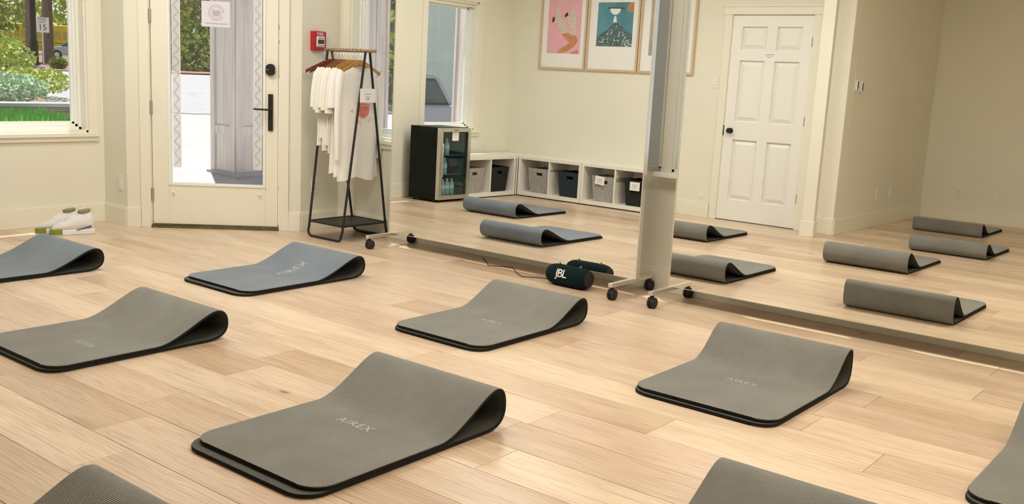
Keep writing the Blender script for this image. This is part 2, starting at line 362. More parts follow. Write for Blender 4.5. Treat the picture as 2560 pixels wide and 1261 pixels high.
m = MB(FG); m.lathe([(.004, 0), (.004, -.002)], 8, (1.072, -.0305, 1.262), 'Y'); m.build('lock_light', M['alu'], door1)
m = MB(FG); m.box(.185, 1.16, -.03, .13, 0, .016); m.box(.187, 1.158, -.012, .10, .016, .024); struct(m.build('trim_5', M['bronze'], bevel=.003))

# text helper: FONT -> mesh, placed in a frame.  fn maps (x, y) of the flat text to 3-D
def text_mesh(body, size, fn, name, material, parent=None, curved=False, align='CENTER', spacing=1.0):
    cu = bpy.data.curves.new('txt', 'FONT'); cu.body = body; cu.size = size; cu.align_x = align; cu.align_y = 'CENTER'; cu.space_character = spacing
    cu.resolution_u = 2
    ob = bpy.data.objects.new('txt', cu); C.objects.link(ob)
    dg = bpy.context.evaluated_depsgraph_get(); me = bpy.data.meshes.new_from_object(ob.evaluated_get(dg))
    bpy.data.objects.remove(ob); bpy.data.curves.remove(cu)
    bm = bmesh.new(); bm.from_mesh(me); bmesh.ops.triangulate(bm, faces=bm.faces)
    if curved:
        for _ in range(5):
            es = [e for e in bm.edges if e.calc_length() > max(.011, size*.10)]
            if not es: break
            bmesh.ops.subdivide_edges(bm, edges=es, cuts=1); bmesh.ops.triangulate(bm, faces=bm.faces)
    for v in bm.verts: v.co = Vector(fn(v.co.x, v.co.y))
    bm.to_mesh(me); bm.free(); me.materials.clear(); me.materials.append(material); me.name = name
    o = bpy.data.objects.new(name, me); C.objects.link(o)
    if parent: o.parent = parent
    return o
def ring_text(s, R, size, c, fn, name, material, parent, a0, step, inward=False):
    m = MB(); bm_all = []
    for i, ch in enumerate(s):
        if ch == ' ': continue
        a = a0 + i*step
        th = a - PI/2 if not inward else a + PI/2
        def g(x, y, a=a, th=th):
            X = c[0] + R*math.cos(a) + x*math.cos(th) - y*math.sin(th); Y = c[1] + R*math.sin(a) + x*math.sin(th) + y*math.cos(th); return fn(X, Y)
        o = text_mesh(ch, size, g, name, material, parent); bm_all.append(o)
    # join into one print part
    me = bpy.data.meshes.new(name); bm = bmesh.new()
    for o in bm_all: bm.from_mesh(o.data)
    bm.to_mesh(me); bm.free(); me.materials.append(material)
    for o in bm_all: bpy.data.objects.remove(o)
    o = bpy.data.objects.new(name, me); C.objects.link(o); o.parent = parent; o['kind'] = 'stuff'; return o

# lettering on the door glass reads from outside, so it is reversed from inside
text_mesh('206 East Cole', .034, lambda x, y: FG @ Vector((.86-x, .020, .385+y)), 'address_lettering', M['etch'], door1, spacing=1.1)
# paper sign
M['lilac'] = mat('backlit_paper', (.70, .68, .78), .8, noise=.02, scale=10)
M['print'] = mat('mauve_print', (.42, .38, .48), .8, noise=.05, scale=30)
sg = thing('paper_sign', 'square lilac paper sign with a round emblem taped to the entry door glass', 'sign', (0, 0, 0))
m = MB(FG); m.box(.572, .785, .012, .0135, 1.565, 1.757); m.build('sheet', M['lilac'], sg)
FS = lambda x, y: FG @ Vector((.682+x, .0108, 1.672+y))
m = MB(); n_ = 28
for R0, R1 in ((.040, .042),):
    for i in range(n_):
        a, b = 2*PI*i/n_, 2*PI*(i+1)/n_
        m.add([FS(R0*math.cos(a), R0*math.sin(a)), FS(R1*math.cos(a), R1*math.sin(a)), FS(R1*math.cos(b), R1*math.sin(b)), FS(R0*math.cos(b), R0*math.sin(b))], [(0, 1, 2, 3)])
for k in range(7):
    y = -.026+k*.0065; hw = math.sqrt(max(0, .031**2-y*y)); m.add([FS(-hw, y), FS(hw, y), FS(hw, y+.0035), FS(-hw, y+.0035)], [(0, 1, 2, 3)])
for k in range(22):
    a = 2*PI*k/24+.1; r0, r1 = .050, .060
    m.add([FS(r0*math.cos(a), r0*math.sin(a)), FS(r1*math.cos(a), r1*math.sin(a)), FS(r1*math.cos(a+.12), r1*math.sin(a+.12)), FS(r0*math.cos(a+.12), r0*math.sin(a+.12))], [(0, 1, 2, 3)])
m.add([FS(-.085, -.083), FS(.085, -.085), FS(.085, -.080), FS(-.085, -.078)], [(0, 1, 2, 3)])
m.build('emblem_print', M['print'], sg)

# ------------------------------------------------------------ panelled door (behind the camera, seen in the mirror)
dp = MB(FP); a, b = 3.81, 4.645
xs = [(3.93-.015, 4.165+.015), (4.285-.01, 4.54+.01)]; zs = [(.21, .83), (1.0, 1.61), (1.715, 1.94)]
P = [3.81, 3.92, 4.175, 4.28, 4.545, 4.645]; Z = [.008, .215, .825, 1.005, 1.61, 1.715, 1.94, 2.05]
for i in range(5):
    for j in range(7):
        if i in (1, 3) and j in (1, 3, 5): dp.box(P[i], P[i+1], .026, .037, Z[j], Z[j+1])
        else: dp.box(P[i], P[i+1], .002, .038, Z[j], Z[j+1])
door2 = struct(dp.build('door_2', M['white']), 'white six panel door seen in the right mirror')
for i in (1, 3):
    for j in (1, 3, 5):
        m = MB(FP); x0, x1, z0, z1 = P[i], P[i+1], Z[j], Z[j+1]; g, r_ = .012, .048
        m.add([(x0+g, .0255, z0+g), (x1-g, .0255, z0+g), (x1-g, .0255, z1-g), (x0+g, .0255, z1-g), (x0+r_, .008, z0+r_), (x1-r_, .008, z0+r_), (x1-r_, .008, z1-r_), (x0+r_, .008, z1-r_)],
              [(0, 1, 5, 4), (1, 2, 6, 5), (2, 3, 7, 6), (3, 0, 4, 7), (4, 5, 6, 7)])
        m.build('panel', M['white'], door2)
m = MB(FP); m.lathe([(.028, 0), (.028, -.008), (.012, -.012), (.010, -.03), (.024, -.036), (.028, -.048), (.022, -.06), (.006, -.064)], 20, (4.575, .004, .91), 'Y'); m.build('knob', M['black'], door2, smooth=40)
m = MB(FP); m.box(4.6465, 4.6545, -.004, .01, .86, .96); m.build('latch_plate', M['black'], door2)
for z in (.30, 1.05, 1.80):
    m = MB(FP); m.tube([(3.806, -.006, z-.045), (3.806, -.006, z+.045)], .007, 8); m.build('hinge', M['bronze'], door2, smooth=40)
text_mesh('', .01, lambda x, y: (x, y, 0), 'x', M['ink']) if False else None
nt_ = thing('paper_note', 'small white paper note taped high on the panelled door', 'note', (0, 0, 0))
m = MB(FP); m.box(4.165, 4.30, .001, .0035, 1.625, 1.695); m.build('sheet', M['card'], nt_)
m = MB(FP)
for z, hw in ((1.675, .05), (1.66, .045), (1.643, .02)): m.box(4.232-hw, 4.232+hw, .0002, .001, z-.0025, z+.0025)
m.build('text_lines', M['ink'], nt_)
m = MB(FP); m.box(3.725, 3.803, -.018, 0, 0, 2.06); m.box(4.655, 4.73, -.018, 0, 0, 2.06); m.box(3.715, 4.745, -.024, 0, 2.06, 2.13); m.box(3.70, 4.76, -.034, 0, 2.13, 2.15); m.box(3.71, 4.75, -.028, 0, 2.055, 2.068)
m.box(3.80, 3.812, 0, .04, 0, 2.06); m.box(4.645, 4.657, 0, .04, 0, 2.06)
struct(m.build('trim_6', M['trim'], bevel=.002))
m = MB(FP); m.box(3.80, 4.66, -.0005, .004, 0, .007); struct(m.build('trim_7', M['slot']))

# ------------------------------------------------------------ switches and sockets
def plate(F, u, z, w_, h_, label, cat, kind, name):
    t = thing(name, label, cat, (0, 0, 0)); m = MB(F); m.box(u-w_/2, u+w_/2, -.006, 0, z-h_/2, z+h_/2); m.build('cover_plate', M['plastic'], t, bevel=.002)
    if kind == 'socket':
        for dz in (-.02, .02):
            m = MB(F); m.box(u-.017, u+.017, -.009, -.006, z+dz-.014, z+dz+.014); rc = m.build('receptacle', M['plastic'], t, bevel=.003)
            m = MB(F); m.box(u-.009, u-.006, -.0095, -.009, z+dz-.003, z+dz+.007); m.box(u+.006, u+.009, -.0095, -.009, z+dz-.003, z+dz+.006); m.lathe([(.0025, 0), (.0025, -.0005)], 8, (u, -.009, z+dz-.008), 'Y'); m.build('slots', M['slot'], rc)
    elif kind == 'switch':
        m = MB(F); m.box(u-.016, u+.016, -.010, -.006, z-.032, z+.032); m.build('rocker', M['plastic'], t, bevel=.003)
    elif kind == 'dimmer':
        m = MB(F); m.box(u-.03, u+.03, -.022, -.006, z-.045, z+.045); m.build('housing', M['plastic'], t, bevel=.003)
        m = MB(F); m.box(u+.002, u+.024, -.024, -.022, z-.035, z+.035); m.build('slider_window', M['slot'], t)
    return t
plate(FB, -7.215, .335, .07, .115, 'white blank socket plate on the short wall left of the entry door', 'plate', 'switch', 'socket_plate')
plate(FP, 4.79, 1.385, .07, .115, 'white light switch on the wall beside the panelled door', 'switch', 'switch', 'light_switch')
plate(FP, 4.84, .175, .07, .115, 'white socket set over the baseboard left of the panelled door', 'socket', 'socket', 'wall_socket')
plate(FR, .92, 1.42, .09, .125, 'nearer the white post, first of two wall controls on the olive wall', 'control', 'dimmer', 'wall_control')
plate(FR, .79, 1.41, .09, .125, 'second of two wall controls, further from the white post', 'control', 'dimmer', 'wall_control')
plate(FR, -.02, .33, .07, .115, 'low socket plate on the recess wall, nearest the post', 'socket', 'socket', 'wall_socket')
plate(FR, -.44, .33, .07, .115, 'low socket plate in the middle of the recess wall', 'socket', 'socket', 'wall_socket')
plate(FR, -1.43, .33, .07, .115, 'low socket plate on the recess wall close to the far corner', 'socket', 'socket', 'wall_socket')
plate(FK, 3.02, .315, .07, .115, 'socket on the back wall close to the corner', 'socket', 'socket', 'wall_socket')
plate(FK, 2.62, .30, .075, .075, 'square blank plate on the back wall right of the socket', 'plate', 'none', 'blank_plate')
plate(FC, 5.19, .36, .07, .115, 'white socket on the wall behind the clothes rack', 'socket', 'socket', 'wall_socket')

# fire alarm
M['red'] = mat('alarm_red', (.42, .01, .02), .3, noise=.1, scale=20)
M['wink'] = mat('white_ink', (.9, .9, .9), .5, noise=.01, scale=10)
fa = thing('fire_alarm_pull', 'red wall fire alarm pull station beside the entry door', 'fire alarm', (0, 0, 0))
m = MB(FC); m.box(5.13, 5.255, -.045, 0, 1.425, 1.575); m.build('housing', M['red'], fa, bevel=.006)
m = MB(FC); m.box(5.155, 5.23, -.055, -.045, 1.455, 1.535); hb = m.build('pull_bar', M['card'], fa, bevel=.003)
m = MB(FC); m.box(5.162, 5.223, -.057, -.055, 1.478, 1.512); m.build('grip', M['slot'], hb, bevel=.001)
m = MB(FC); m.box(5.16, 5.225, -.0565, -.055, 1.462, 1.467); m.box(5.165, 5.22, -.0565, -.055, 1.52, 1.525); o_ = m.build('label_lines', M['slot'], hb); o_['kind'] = 'stuff'
text_mesh('FIRE', .036, lambda x, y: FC @ Vector((5.193+x, -.0465, 1.553+y)), 'lettering', M['wink'], fa)

# ------------------------------------------------------------ mobile mirrors
YM, TL = 5.165, .006
def mirror(x0, x1, label):
    t = thing('mobile_mirror', label, 'mirror', ((x0+x1)/2, YM, 0)); hw = (x1-x0)/2; z0, z1 = .098, 2.06
    sh = Matrix.Rotation(-TL, 4, 'X')           # leans back a touch about its foot
    sh = Matrix.Translation((0, 0, .1)) @ sh @ Matrix.Translation((0, 0, -.1))
    m = MB(sh); m.box(-hw+.008, hw-.008, 0, .004, z0+.006, z1-.006); m.build('mirror_glass', M['mirror'], t)
    m = MB(sh); m.box(-hw+.008, hw-.008, .0045, .028, z0+.006, z1-.006); m.build('backing', M['mdf'], t)
    m = MB(sh)
    m.box(-hw, -hw+.008, -.002, .034, z0, z1); m.box(hw-.008, hw, -.002, .034, z0, z1); m.box(-hw, hw, -.002, .034, z1-.008, z1); m.box(-hw, hw, 0, .034, z0+.002, z0+.006)
    m.build('frame', M['alu'], t, bevel=.001)
    for sx in (-1, 1):
        x = sx*(hw-.035 if sx > 0 else hw-.02)
        m = MB(); m.box(x-.014, x+.014, -.24, .235, .08, .104); m.box(x-.012, x+.012, .036, .06, .104, 1.7); ft = m.build('foot', M['alu'], t, bevel=.002)
        for y in (-.215, .215):
            m = MB(); m.tube([(x, y, .086), (x, y, .062)], .013, 10); m.box(x-.016, x+.016, y-.02, y+.012, .048, .066)
            for dx in (-.012, .012): m.lathe([(.029, -.009), (.033, -.006), (.033, .006), (.029, .009)], 20, (x+dx, y+.006, .033), 'X')
            m.build('caster', M['rubber'], ft, smooth=40)
    return t
mirror(-5.29, -3.11, 'wide wheeled mirror standing beside the clothes rack, left of the gap')
mirror(-2.885, -.72, 'wide wheeled mirror standing right of the gap, its far end out of frame')

# ------------------------------------------------------------ exercise mats
def mat_foam(name, col, blue=0):
    m = bpy.data.materials.new(name); m.use_nodes = True; n = m.node_tree.nodes; L = m.node_tree.links; b = n['Principled BSDF']
    b.inputs['Roughness'].default_value = .58; b.inputs['Specular IOR Level'].default_value = .55; b.inputs['Sheen Weight'].default_value = .25; b.inputs['Sheen Roughness'].default_value = .4
    uv = n.new('ShaderNodeUVMap'); sx = n.new('ShaderNodeSeparateXYZ'); L.new(uv.outputs[0], sx.inputs[0])
    def mth(op, a, bb=None):
        x = n.new('ShaderNodeMath'); x.operation = op
        for i, v in enumerate((a, bb)):
            if v is None: continue
            if isinstance(v, (int, float)): x.inputs[i].default_value = v
            else: L.new(v, x.inputs[i])
        return x.outputs[0]
    zig = mth('MULTIPLY', mth('PINGPONG', sx.outputs[0], .006), .35)
    s = mth('SINE', mth('MULTIPLY', mth('ADD', sx.outputs[1], zig), 2*PI/.0052))
    tc = n.new('ShaderNodeTexCoord'); nz = n.new('ShaderNodeTexNoise'); nz.inputs['Scale'].default_value = 5; nz.inputs['Detail'].default_value = 5; L.new(tc.outputs['Object'], nz.inputs['Vector'])
    mr = n.new('ShaderNodeMapRange'); mr.inputs[1].default_value = .35; mr.inputs[2].default_value = .7; L.new(nz.outputs[0], mr.inputs[0])
    mx = n.new('ShaderNodeMix'); mx.data_type = 'RGBA'; mx.inputs[6].default_value = (*[c*.90 for c in col], 1); mx.inputs[7].default_value = (*[c*1.12 for c in col], 1); L.new(mr.outputs[0], mx.inputs[0])
    m2 = n.new('ShaderNodeMix'); m2.data_type = 'RGBA'; m2.blend_type = 'MULTIPLY'; m2.inputs[7].default_value = (.62, .62, .62, 1)
    fc = mth('MULTIPLY', mth('ADD', s, 1), .42); L.new(fc, m2.inputs[0]); L.new(mx.outputs[2], m2.inputs[6]); L.new(m2.outputs[2], b.inputs['Base Color'])
    bp = n.new('ShaderNodeBump'); bp.inputs['Strength'].default_value = .6; bp.inputs['Distance'].default_value = .0015; L.new(s, bp.inputs['Height']); bp.invert = True; L.new(bp.outputs[0], b.inputs['Normal'])
    return m
M['foam'] = mat_foam('grey_foam', (.225, .227, .205)); M['foam_glare'] = mat_foam('grey_foam_sky_glare', (.195, .245, .30))  # second foam is the grey one with bluish sky glare in its colour
M['foam_edge_shade'] = mat('foam_edge_shaded', (.014, .014, .012), .8, spec=.2, noise=.2, scale=40)  # shade on the mat edges is put into this near-black colour
M['foam_inner_shade'] = mat('foam_inner_shaded', (.07, .072, .064), .8, noise=.15, scale=30)  # darkened base colour stands in for the shade inside the loops
M['emboss'] = mat('embossed_print', (.42, .43, .41), .6, noise=.05, scale=20)
def bez(p, n):
    o = []
    for i in range(1, n+1):
        t = i/n; a = (1-t)**3; b = 3*t*(1-t)**2; c = 3*t*t*(1-t); d = t**3
        o.append(tuple(a*p[0][k]+b*p[1][k]+c*p[2][k]+d*p[3][k] for k in (0, 1)))
    return o
def mat_profile(Lg, H, lean, D, front, t):
    yc = Lg-.13+lean*.06; z0 = t/2+.0005; h = H-t/2; yt = Lg-.065+lean*.04; yd = Lg-D; zt = 1.5*t+.001
    P = [(0, z0)] + [(yc*i/24, z0) for i in range(1, 25)]
    P += bez([(yc, z0), (yc+.08, z0), (Lg-t/2, .03+lean*.01), (Lg-t/2, h*.55)], 10)
    P += bez([(Lg-t/2, h*.55), (Lg-t/2, h*.9), (yt+.03, h), (yt, h)], 8)
    P += bez([(yt, h), (yt-.06, h), (yd+.10, zt), (yd, zt)], 16)
    n = 24; P += [(yd+(front-yd)*i/n, zt) for i in range(1, n+1)]
    return P
mats_prof = {}
def exercise_mat(x0, x1, yf, yl, label, foam='foam', H=.155, lean=0, D=.36, front=.02, rot=0, t=.015, logo=None):
    W = x1-x0; Lg = yl-yf; o = thing('exercise_mat', label, 'mat', ((x0+x1)/2, (yf+yl)/2, 0), rot, 'folded exercise mats laid out in rows')
    P = [(y, z) for y, z in mat_profile(Lg, H, lean, D, front, t)]; off = -Lg/2
    # resample with extra points near the ends for the rounded corners
    S_ = [0]
    for a, b in zip(P[:-1], P[1:]): S_.append(S_[-1]+math.hypot(b[0]-a[0], b[1]-a[1]))
    T = S_[-1]; r = .085
    ss = [r*(1-math.cos(PI/2*i/8)) for i in range(8)] + [r+(T-2*r)*i/110 for i in range(111)] + [T-r*(1-math.cos(PI/2*i/8)) for i in range(7, -1, -1)]
    def at(s):
        s = min(max(s, 0), T)
        lo, hi = 0, len(S_)-1
        while hi-lo > 1:
            mid = (lo+hi)//2
            if S_[mid] <= s: lo = mid
            else: hi = mid
        k = (s-S_[lo])/max(1e-9, S_[hi]-S_[lo]); return (P[lo][0]+(P[hi][0]-P[lo][0])*k, P[lo][1]+(P[hi][1]-P[lo][1])*k)
    def frame_(s):
        e = .006; a, b = at(max(0, s-e)), at(min(T, s+e)); dy, dz = b[0]-a[0], b[1]-a[1]; l = math.hypot(dy, dz); p = at(s)
        return p, (dz/l, -dy/l)          # outward normal (outer face)
    m = MB(); uv = []; rows = []
    for s in ss:
        p, nn = frame_(s); e = min(s, T-s); ins = r-math.sqrt(max(0, r*r-(r-e)**2)) if e < r else 0; hw = W/2-ins
        b0 = len(m.v)
        for sd, k in ((1, t/2), (-1, -t/2)):
            c = .0025
            for xx, kk in ((-hw+c, k), (hw-c, k)) : m.v.append((xx, p[0]+nn[0]*kk+off, p[1]+nn[1]*kk)); uv.append((xx, s))
        for xx in (-hw, hw):
            for kk in (t/2-.0025, -t/2+.0025): m.v.append((xx, p[0]+nn[0]*kk+off, p[1]+nn[1]*kk)); uv.append((xx, s))
        rows.append(b0)
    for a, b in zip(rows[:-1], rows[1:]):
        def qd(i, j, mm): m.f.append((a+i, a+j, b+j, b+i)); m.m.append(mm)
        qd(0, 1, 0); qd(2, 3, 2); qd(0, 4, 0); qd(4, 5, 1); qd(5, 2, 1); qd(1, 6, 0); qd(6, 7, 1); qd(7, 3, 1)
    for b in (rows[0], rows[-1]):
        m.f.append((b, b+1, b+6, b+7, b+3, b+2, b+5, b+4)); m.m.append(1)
    m.uv = uv; m.build('foam_sheet', [M[foam], M['foam_edge_shade'], M['foam_inner_shade']], o, smooth=35)
    if logo:
        kind, lx, ly, size = logo                     # ly: distance from the front along the upper sheet
        sc = T-ly
        def fn(x, y):
            X, Yv = (lx+x, sc-y) if kind == 'x' else (lx-y, sc-x)
            p, nn = frame_(Yv); return (X, p[0]+nn[0]*(t/2+.0006)+off, p[1]+nn[1]*(t/2+.0006))
        text_mesh('AIREX', size, fn, 'embossed_lettering', M['emboss'], o, curved=True, spacing=1.1)
    return o
exercise_mat(-5.18, -4.55, 3.31, 4.245, 'grey folded mat with blue glare in its colour in the front row nearest the clothes rack', 'foam_glare', .145, 0, .40, .03, .0, logo=('y', .02, .56, .085))
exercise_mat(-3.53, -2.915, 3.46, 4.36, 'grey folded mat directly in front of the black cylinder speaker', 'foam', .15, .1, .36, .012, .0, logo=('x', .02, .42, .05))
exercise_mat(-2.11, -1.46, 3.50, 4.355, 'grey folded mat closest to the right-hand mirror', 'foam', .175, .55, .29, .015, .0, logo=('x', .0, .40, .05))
exercise_mat(-6.36, -5.70, 2.25, 3.13, 'grey folded mat with blue glare in its colour cut off by the left edge below the white sneakers', 'foam_glare', .145, 0, .38, .01, .0)
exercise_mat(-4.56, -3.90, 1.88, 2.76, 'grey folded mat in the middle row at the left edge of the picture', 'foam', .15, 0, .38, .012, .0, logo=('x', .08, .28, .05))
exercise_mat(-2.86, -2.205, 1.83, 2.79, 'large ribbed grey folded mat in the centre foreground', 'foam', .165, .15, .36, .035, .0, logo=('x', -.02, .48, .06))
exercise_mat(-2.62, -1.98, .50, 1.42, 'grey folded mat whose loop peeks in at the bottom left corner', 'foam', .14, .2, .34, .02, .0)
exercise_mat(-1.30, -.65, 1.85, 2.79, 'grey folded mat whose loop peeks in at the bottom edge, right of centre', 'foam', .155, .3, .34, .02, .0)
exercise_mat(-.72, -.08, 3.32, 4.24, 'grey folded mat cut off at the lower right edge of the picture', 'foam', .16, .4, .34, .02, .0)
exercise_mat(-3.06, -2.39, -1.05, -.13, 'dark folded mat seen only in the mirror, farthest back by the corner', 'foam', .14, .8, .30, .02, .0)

# ------------------------------------------------------------ cylinder speaker and cable
M['mesh_cloth'] = mat('dark_teal_mesh', (.003, .014, .018), .8, spec=.12, noise=.4, scale=300, bump=.5, bscale=700)
sk = thing('bluetooth_speaker', 'black cylinder speaker with white lettering lying in front of the mirror', 'speaker', (-3.535, 5.055, 0), -.03)
R_ = .068; HL = .152
m = MB(); m.lathe([(.045, -HL), (.052, -HL+.002), (.060, -HL+.014), (R_-.003, -HL+.034), (R_, -HL+.05), (R_, HL-.05), (R_-.003, HL-.034), (.060, HL-.014), (.052, HL-.002), (.045, HL)], 40, (0, 0, R_), 'X'); m.build('body', M['mesh_cloth'], sk, smooth=40)
for sx in (-1, 1):
    m = MB(); m.lathe([(.050, 0), (.050, sx*.003), (.042, sx*.003), (.036, -sx*.004), (.012, -sx*.002), (.010, sx*.001), (.001, sx*.001)], 30, (sx*(HL+.001), 0, R_), 'X'); rd = m.build('end_radiator', M['rubber'], sk, smooth=30)
    m = MB(); m.tube([(sx*.085, -.008, 2*R_-.006), (sx*.085, -.004, 2*R_+.008), (sx*.085, .006, 2*R_+.008), (sx*.085, .010, 2*R_-.006)], .004, 8); m.build('strap_loop', M['steel'], sk, smooth=40)
m = MB(); m.tube([(-HL+.01, .055, R_), (0, .0665, R_), (HL-.01, .055, R_)], .006, 8); m.build('control_rail', M['rubber'], sk, smooth=40)
def fspk(x, y):
    a = math.radians(18)+y/(R_); return (x-.02, -math.cos(a)*(R_+.0012), R_+math.sin(a)*(R_+.0012))
text_mesh('JBL', .076, fspk, 'lettering', M['wink'], sk, curved=True, spacing=.85)
m = MB()
cp_ = [(-4.52, 5.36), (-4.40, 5.26), (-4.32, 5.18), (-4.30, 5.17), (-4.20, 5.22), (-4.14, 5.24), (-4.04, 5.14), (-3.93, 5.06), (-3.91, 5.055), (-3.83, 5.11), (-3.78, 5.13), (-3.68, 5.11)]
m.tube([(x, y, .0035+.0*i) for i, (x, y) in enumerate(cp_)], .0028, 6)
tag(m.build('power_cable', M['rubber'], smooth=40), 'thin dark charging cable zigzagging on the floor beside the speaker', 'cable')

# ------------------------------------------------------------ clothes rack
M['oakrail'] = mat('rail_wood', (.35, .22, .11), .5, noise=.3, scale=12, stretch=(1, 6, 6))
rk = thing('clothes_rack', 'black metal A-frame clothes rack with wooden rail beside the entry door', 'clothes rack', (0, 0, 0))
def uleg(y0, ytop, dy):
    xs0, xs1 = -5.955, -5.575; xt0, xt1 = -6.03, -5.60
    r = .0095; z0 = .0105
    m = MB(); m.tube([(xt0, ytop, 1.428), (xs0-.004, y0+(ytop-y0)*.05, .085), (xs0, y0, .05), (xs0+.01, y0, .02), (xs0+.035, y0, z0), (xs1-.035, y0, z0), (xs1-.01, y0, .02), (xs1, y0, .05), (xs1+.0, y0+(ytop-y0)*.05, .085), (xt1, ytop, 1.428)], r, 10); return m
m = uleg(4.945, 5.178, 0); m.build('leg_frame', M['black'], rk, smooth=50)
m = uleg(5.415, 5.222, 0); m.build('leg_frame', M['black'], rk, smooth=50)
m = MB(); m.tube([(-6.085, 5.2, 1.436), (-5.515, 5.2, 1.436)], .012, 12); m.build('rail', M['oakrail'], rk, smooth=50)
m = MB(); m.box(-5.955, -5.575, 4.965, 5.395, .118, .124); m.build('shelf', M['black'], rk, bevel=.001)
m = MB(); 
for y in (4.96, 5.40): m.tube([(-5.96, y, .122), (-5.57, y, .122)], .008, 8)
for x in (-5.958, -5.573): m.tube([(x, 4.955, .122), (x, 5.405, .122)], .008, 8)
m.build('shelf_rim', M['black'], rk, smooth=50)
# card hung on the rack end
cdn = thing('price_card', 'white card taped to the near end legs of the clothes rack', 'card', (-5.574, 5.185, 1.105), 0)
m = MB(); m.box(0, .002, -.078, .078, -.052, .052); m.build('sheet', M['card'], cdn)
m = MB()
for z, hw in ((.012, .03), (-.008, .022), (-.02, .025), (-.03, .018)): m.box(.002, .0026, -hw, hw, z-.002, z+.002)
m.build('text_lines', M['ink'], cdn)
# hangers and shirts
HW = {'dark': mat('mahogany_hanger', (.16, .03, .012), .35, noise=.3, scale=20), 'mid': mat('walnut_hanger', (.30, .13, .05), .4, noise=.3, scale=20),
      'gold': mat('golden_hanger', (.52, .27, .07), .4, noise=.25, scale=20)}
M['cotton'] = mat('cream_cotton', (.80, .78, .71), .9, noise=.04, scale=6, bump=.12, bscale=40, sheen=.1)
M['cotton2'] = mat('white_cotton', (.83, .83, .81), .9, noise=.03, scale=6, bump=.12, bscale=40, sheen=.1)
M['rib'] = mat('collar_rib', (.72, .70, .64), .9, noise=.06, scale=60)
def hanger(x, tone, rz, label):
    t = thing('clothes_hanger', label, 'hanger', (x, 5.2, 1.436), rz, 'wooden hangers on the clothes rack')
    arc = [(0, -.205, -.172), (0, -.14, -.137), (0, -.07, -.107), (0, -.02, -.088), (0, .02, -.088), (0, .07, -.107), (0, .14, -.137), (0, .205, -.172)]
    m = MB(); vs = []; fs = []
    for (a, y, z) in arc:
        hh = .013 if abs(y) > .1 else .019
        vs += [(-.006, y, z-hh), (.006, y, z-hh), (.006, y, z+hh), (-.006, y, z+hh)]
    for i in range(7):
        for k in range(4): fs.append((i*4+k, i*4+(k+1) % 4, i*4+4+(k+1) % 4, i*4+4+k))
    fs += [(0, 1, 2, 3), (31, 30, 29, 28)]; m.add(vs, fs); m.build('wooden_arms', HW[tone], t, bevel=.003)
    m = MB(); pts = [(0, 0, -.055), (0, 0, -.02)] + [(0, .014*math.sin(a)+.0, .0155*-math.cos(a)+.0) for a in [PI*(.0+i*.15) for i in range(0, 9)]]
    m.tube([(0, 0, -.075), (0, .001, -.03), (0, .012, -.013), (0, .0165, 0), (0, .012, .0125), (0, 0, .0165), (0, -.012, .0125), (0, -.0165, 0)], .0016, 6); m.build('hook', M['steel'], t, smooth=50)
    return t
def shirt(x, zs, hem, label, cot='cotton', long=False, rz=0, seed=0, sl=.20, hwid=.205, part_logo=False):
    rd = random.Random(seed); t = thing('t_shirt' if not long else 'long_sleeve_shirt', label, 'shirt', (x, 5.2, zs), rz, 'white shirts on the clothes rack')
    ph = rd.uniform(0, 6); NZ = 26; NW = 22; m = MB(); vs = []; fs = []
    for i in range(NZ+1):
        if i < 7: hw = .085+(hwid-.085)*i/6; z = -.060*i/6; k = i/NZ*.4
        else: k = (i-6)/(NZ-6); z = -.06-(hem-.06)*k; hw = hwid-.012*math.sin(k*3)+.010*k
        th = .010+.020*min(1, k/.35)
        zoff = .0
        for j in range(NW*2):
            a = 2*PI*j/(NW*2); cx, sx = math.cos(a), math.sin(a)
            y = hw*(abs(cx)**.75)*(1 if cx > 0 else -1); fold = .010*math.sin(y*34+ph+k*2.0)*min(1, k*1.8) + .006*math.sin(y*71+ph*2)*min(1, k*1.3)
            zz = z + (.016*math.sin(y*22+ph)*k if k > .85 else 0) - (.03*max(0, 1-abs(y)/.09) if i < 3 and sx > 0 else 0)
            vs.append((th*sx*(.6 if abs(cx) > .9 else 1)+fold, y, zz))
    n = NW*2
    for i in range(NZ):
        for j in range(n): fs.append((i*n+j, i*n+(j+1) % n, (i+1)*n+(j+1) % n, (i+1)*n+j))
    m.add(vs, fs); m.build('shirt_body', M[cot], t, smooth=60)
    for sd in (-1, 1):
        m = MB()
        if long: pts = [(0, sd*.175, -.055), (.004, sd*.205, -.10), (.006, sd*.222, -.22), (-.004, sd*.226, -.40), (.004, sd*.224, -.58), (0, sd*.218, -.70)]; rs = [.055, .060, .048, .042, .038, .032]
        else: pts = [(0, sd*.165, -.050), (.006, sd*.205, -.09), (.008, sd*.225, -.17), (.010, sd*.235, -.17-sl*.45), (.012, sd*.240, -.15-sl)]; rs = [.05, .060, .062, .064, .066]
        m.tube([(p[0]+rd.uniform(-.004, .004), p[1], p[2]) for p in pts], rs, 14, flat=.42 if False else 1.0, cap=False)
        # flatten the sleeve towards the shirt plane
        m.v = [(v[0]*.42, v[1]*.72+sd*.055, v[2]) if not long else (v[0]*.5, v[1]*.6+sd*.082, v[2]) for v in m.v]
        m.build('sleeve', M[cot], t, smooth=60)
    m = MB(); m.tube([(.012*math.sin(a), .078*math.cos(a), -.004-(.030*max(0, math.sin(a)))) for a in [2*PI*i/24 for i in range(25)]], .006, 8, cap=False); m.build('collar', M['rib'], t, smooth=50)
    if not long: 
        m = MB(); m.box(.028, .0295, -.232, -.222, -.30, -.288); m.build('hem_tag', M['slot'], t)
    return t
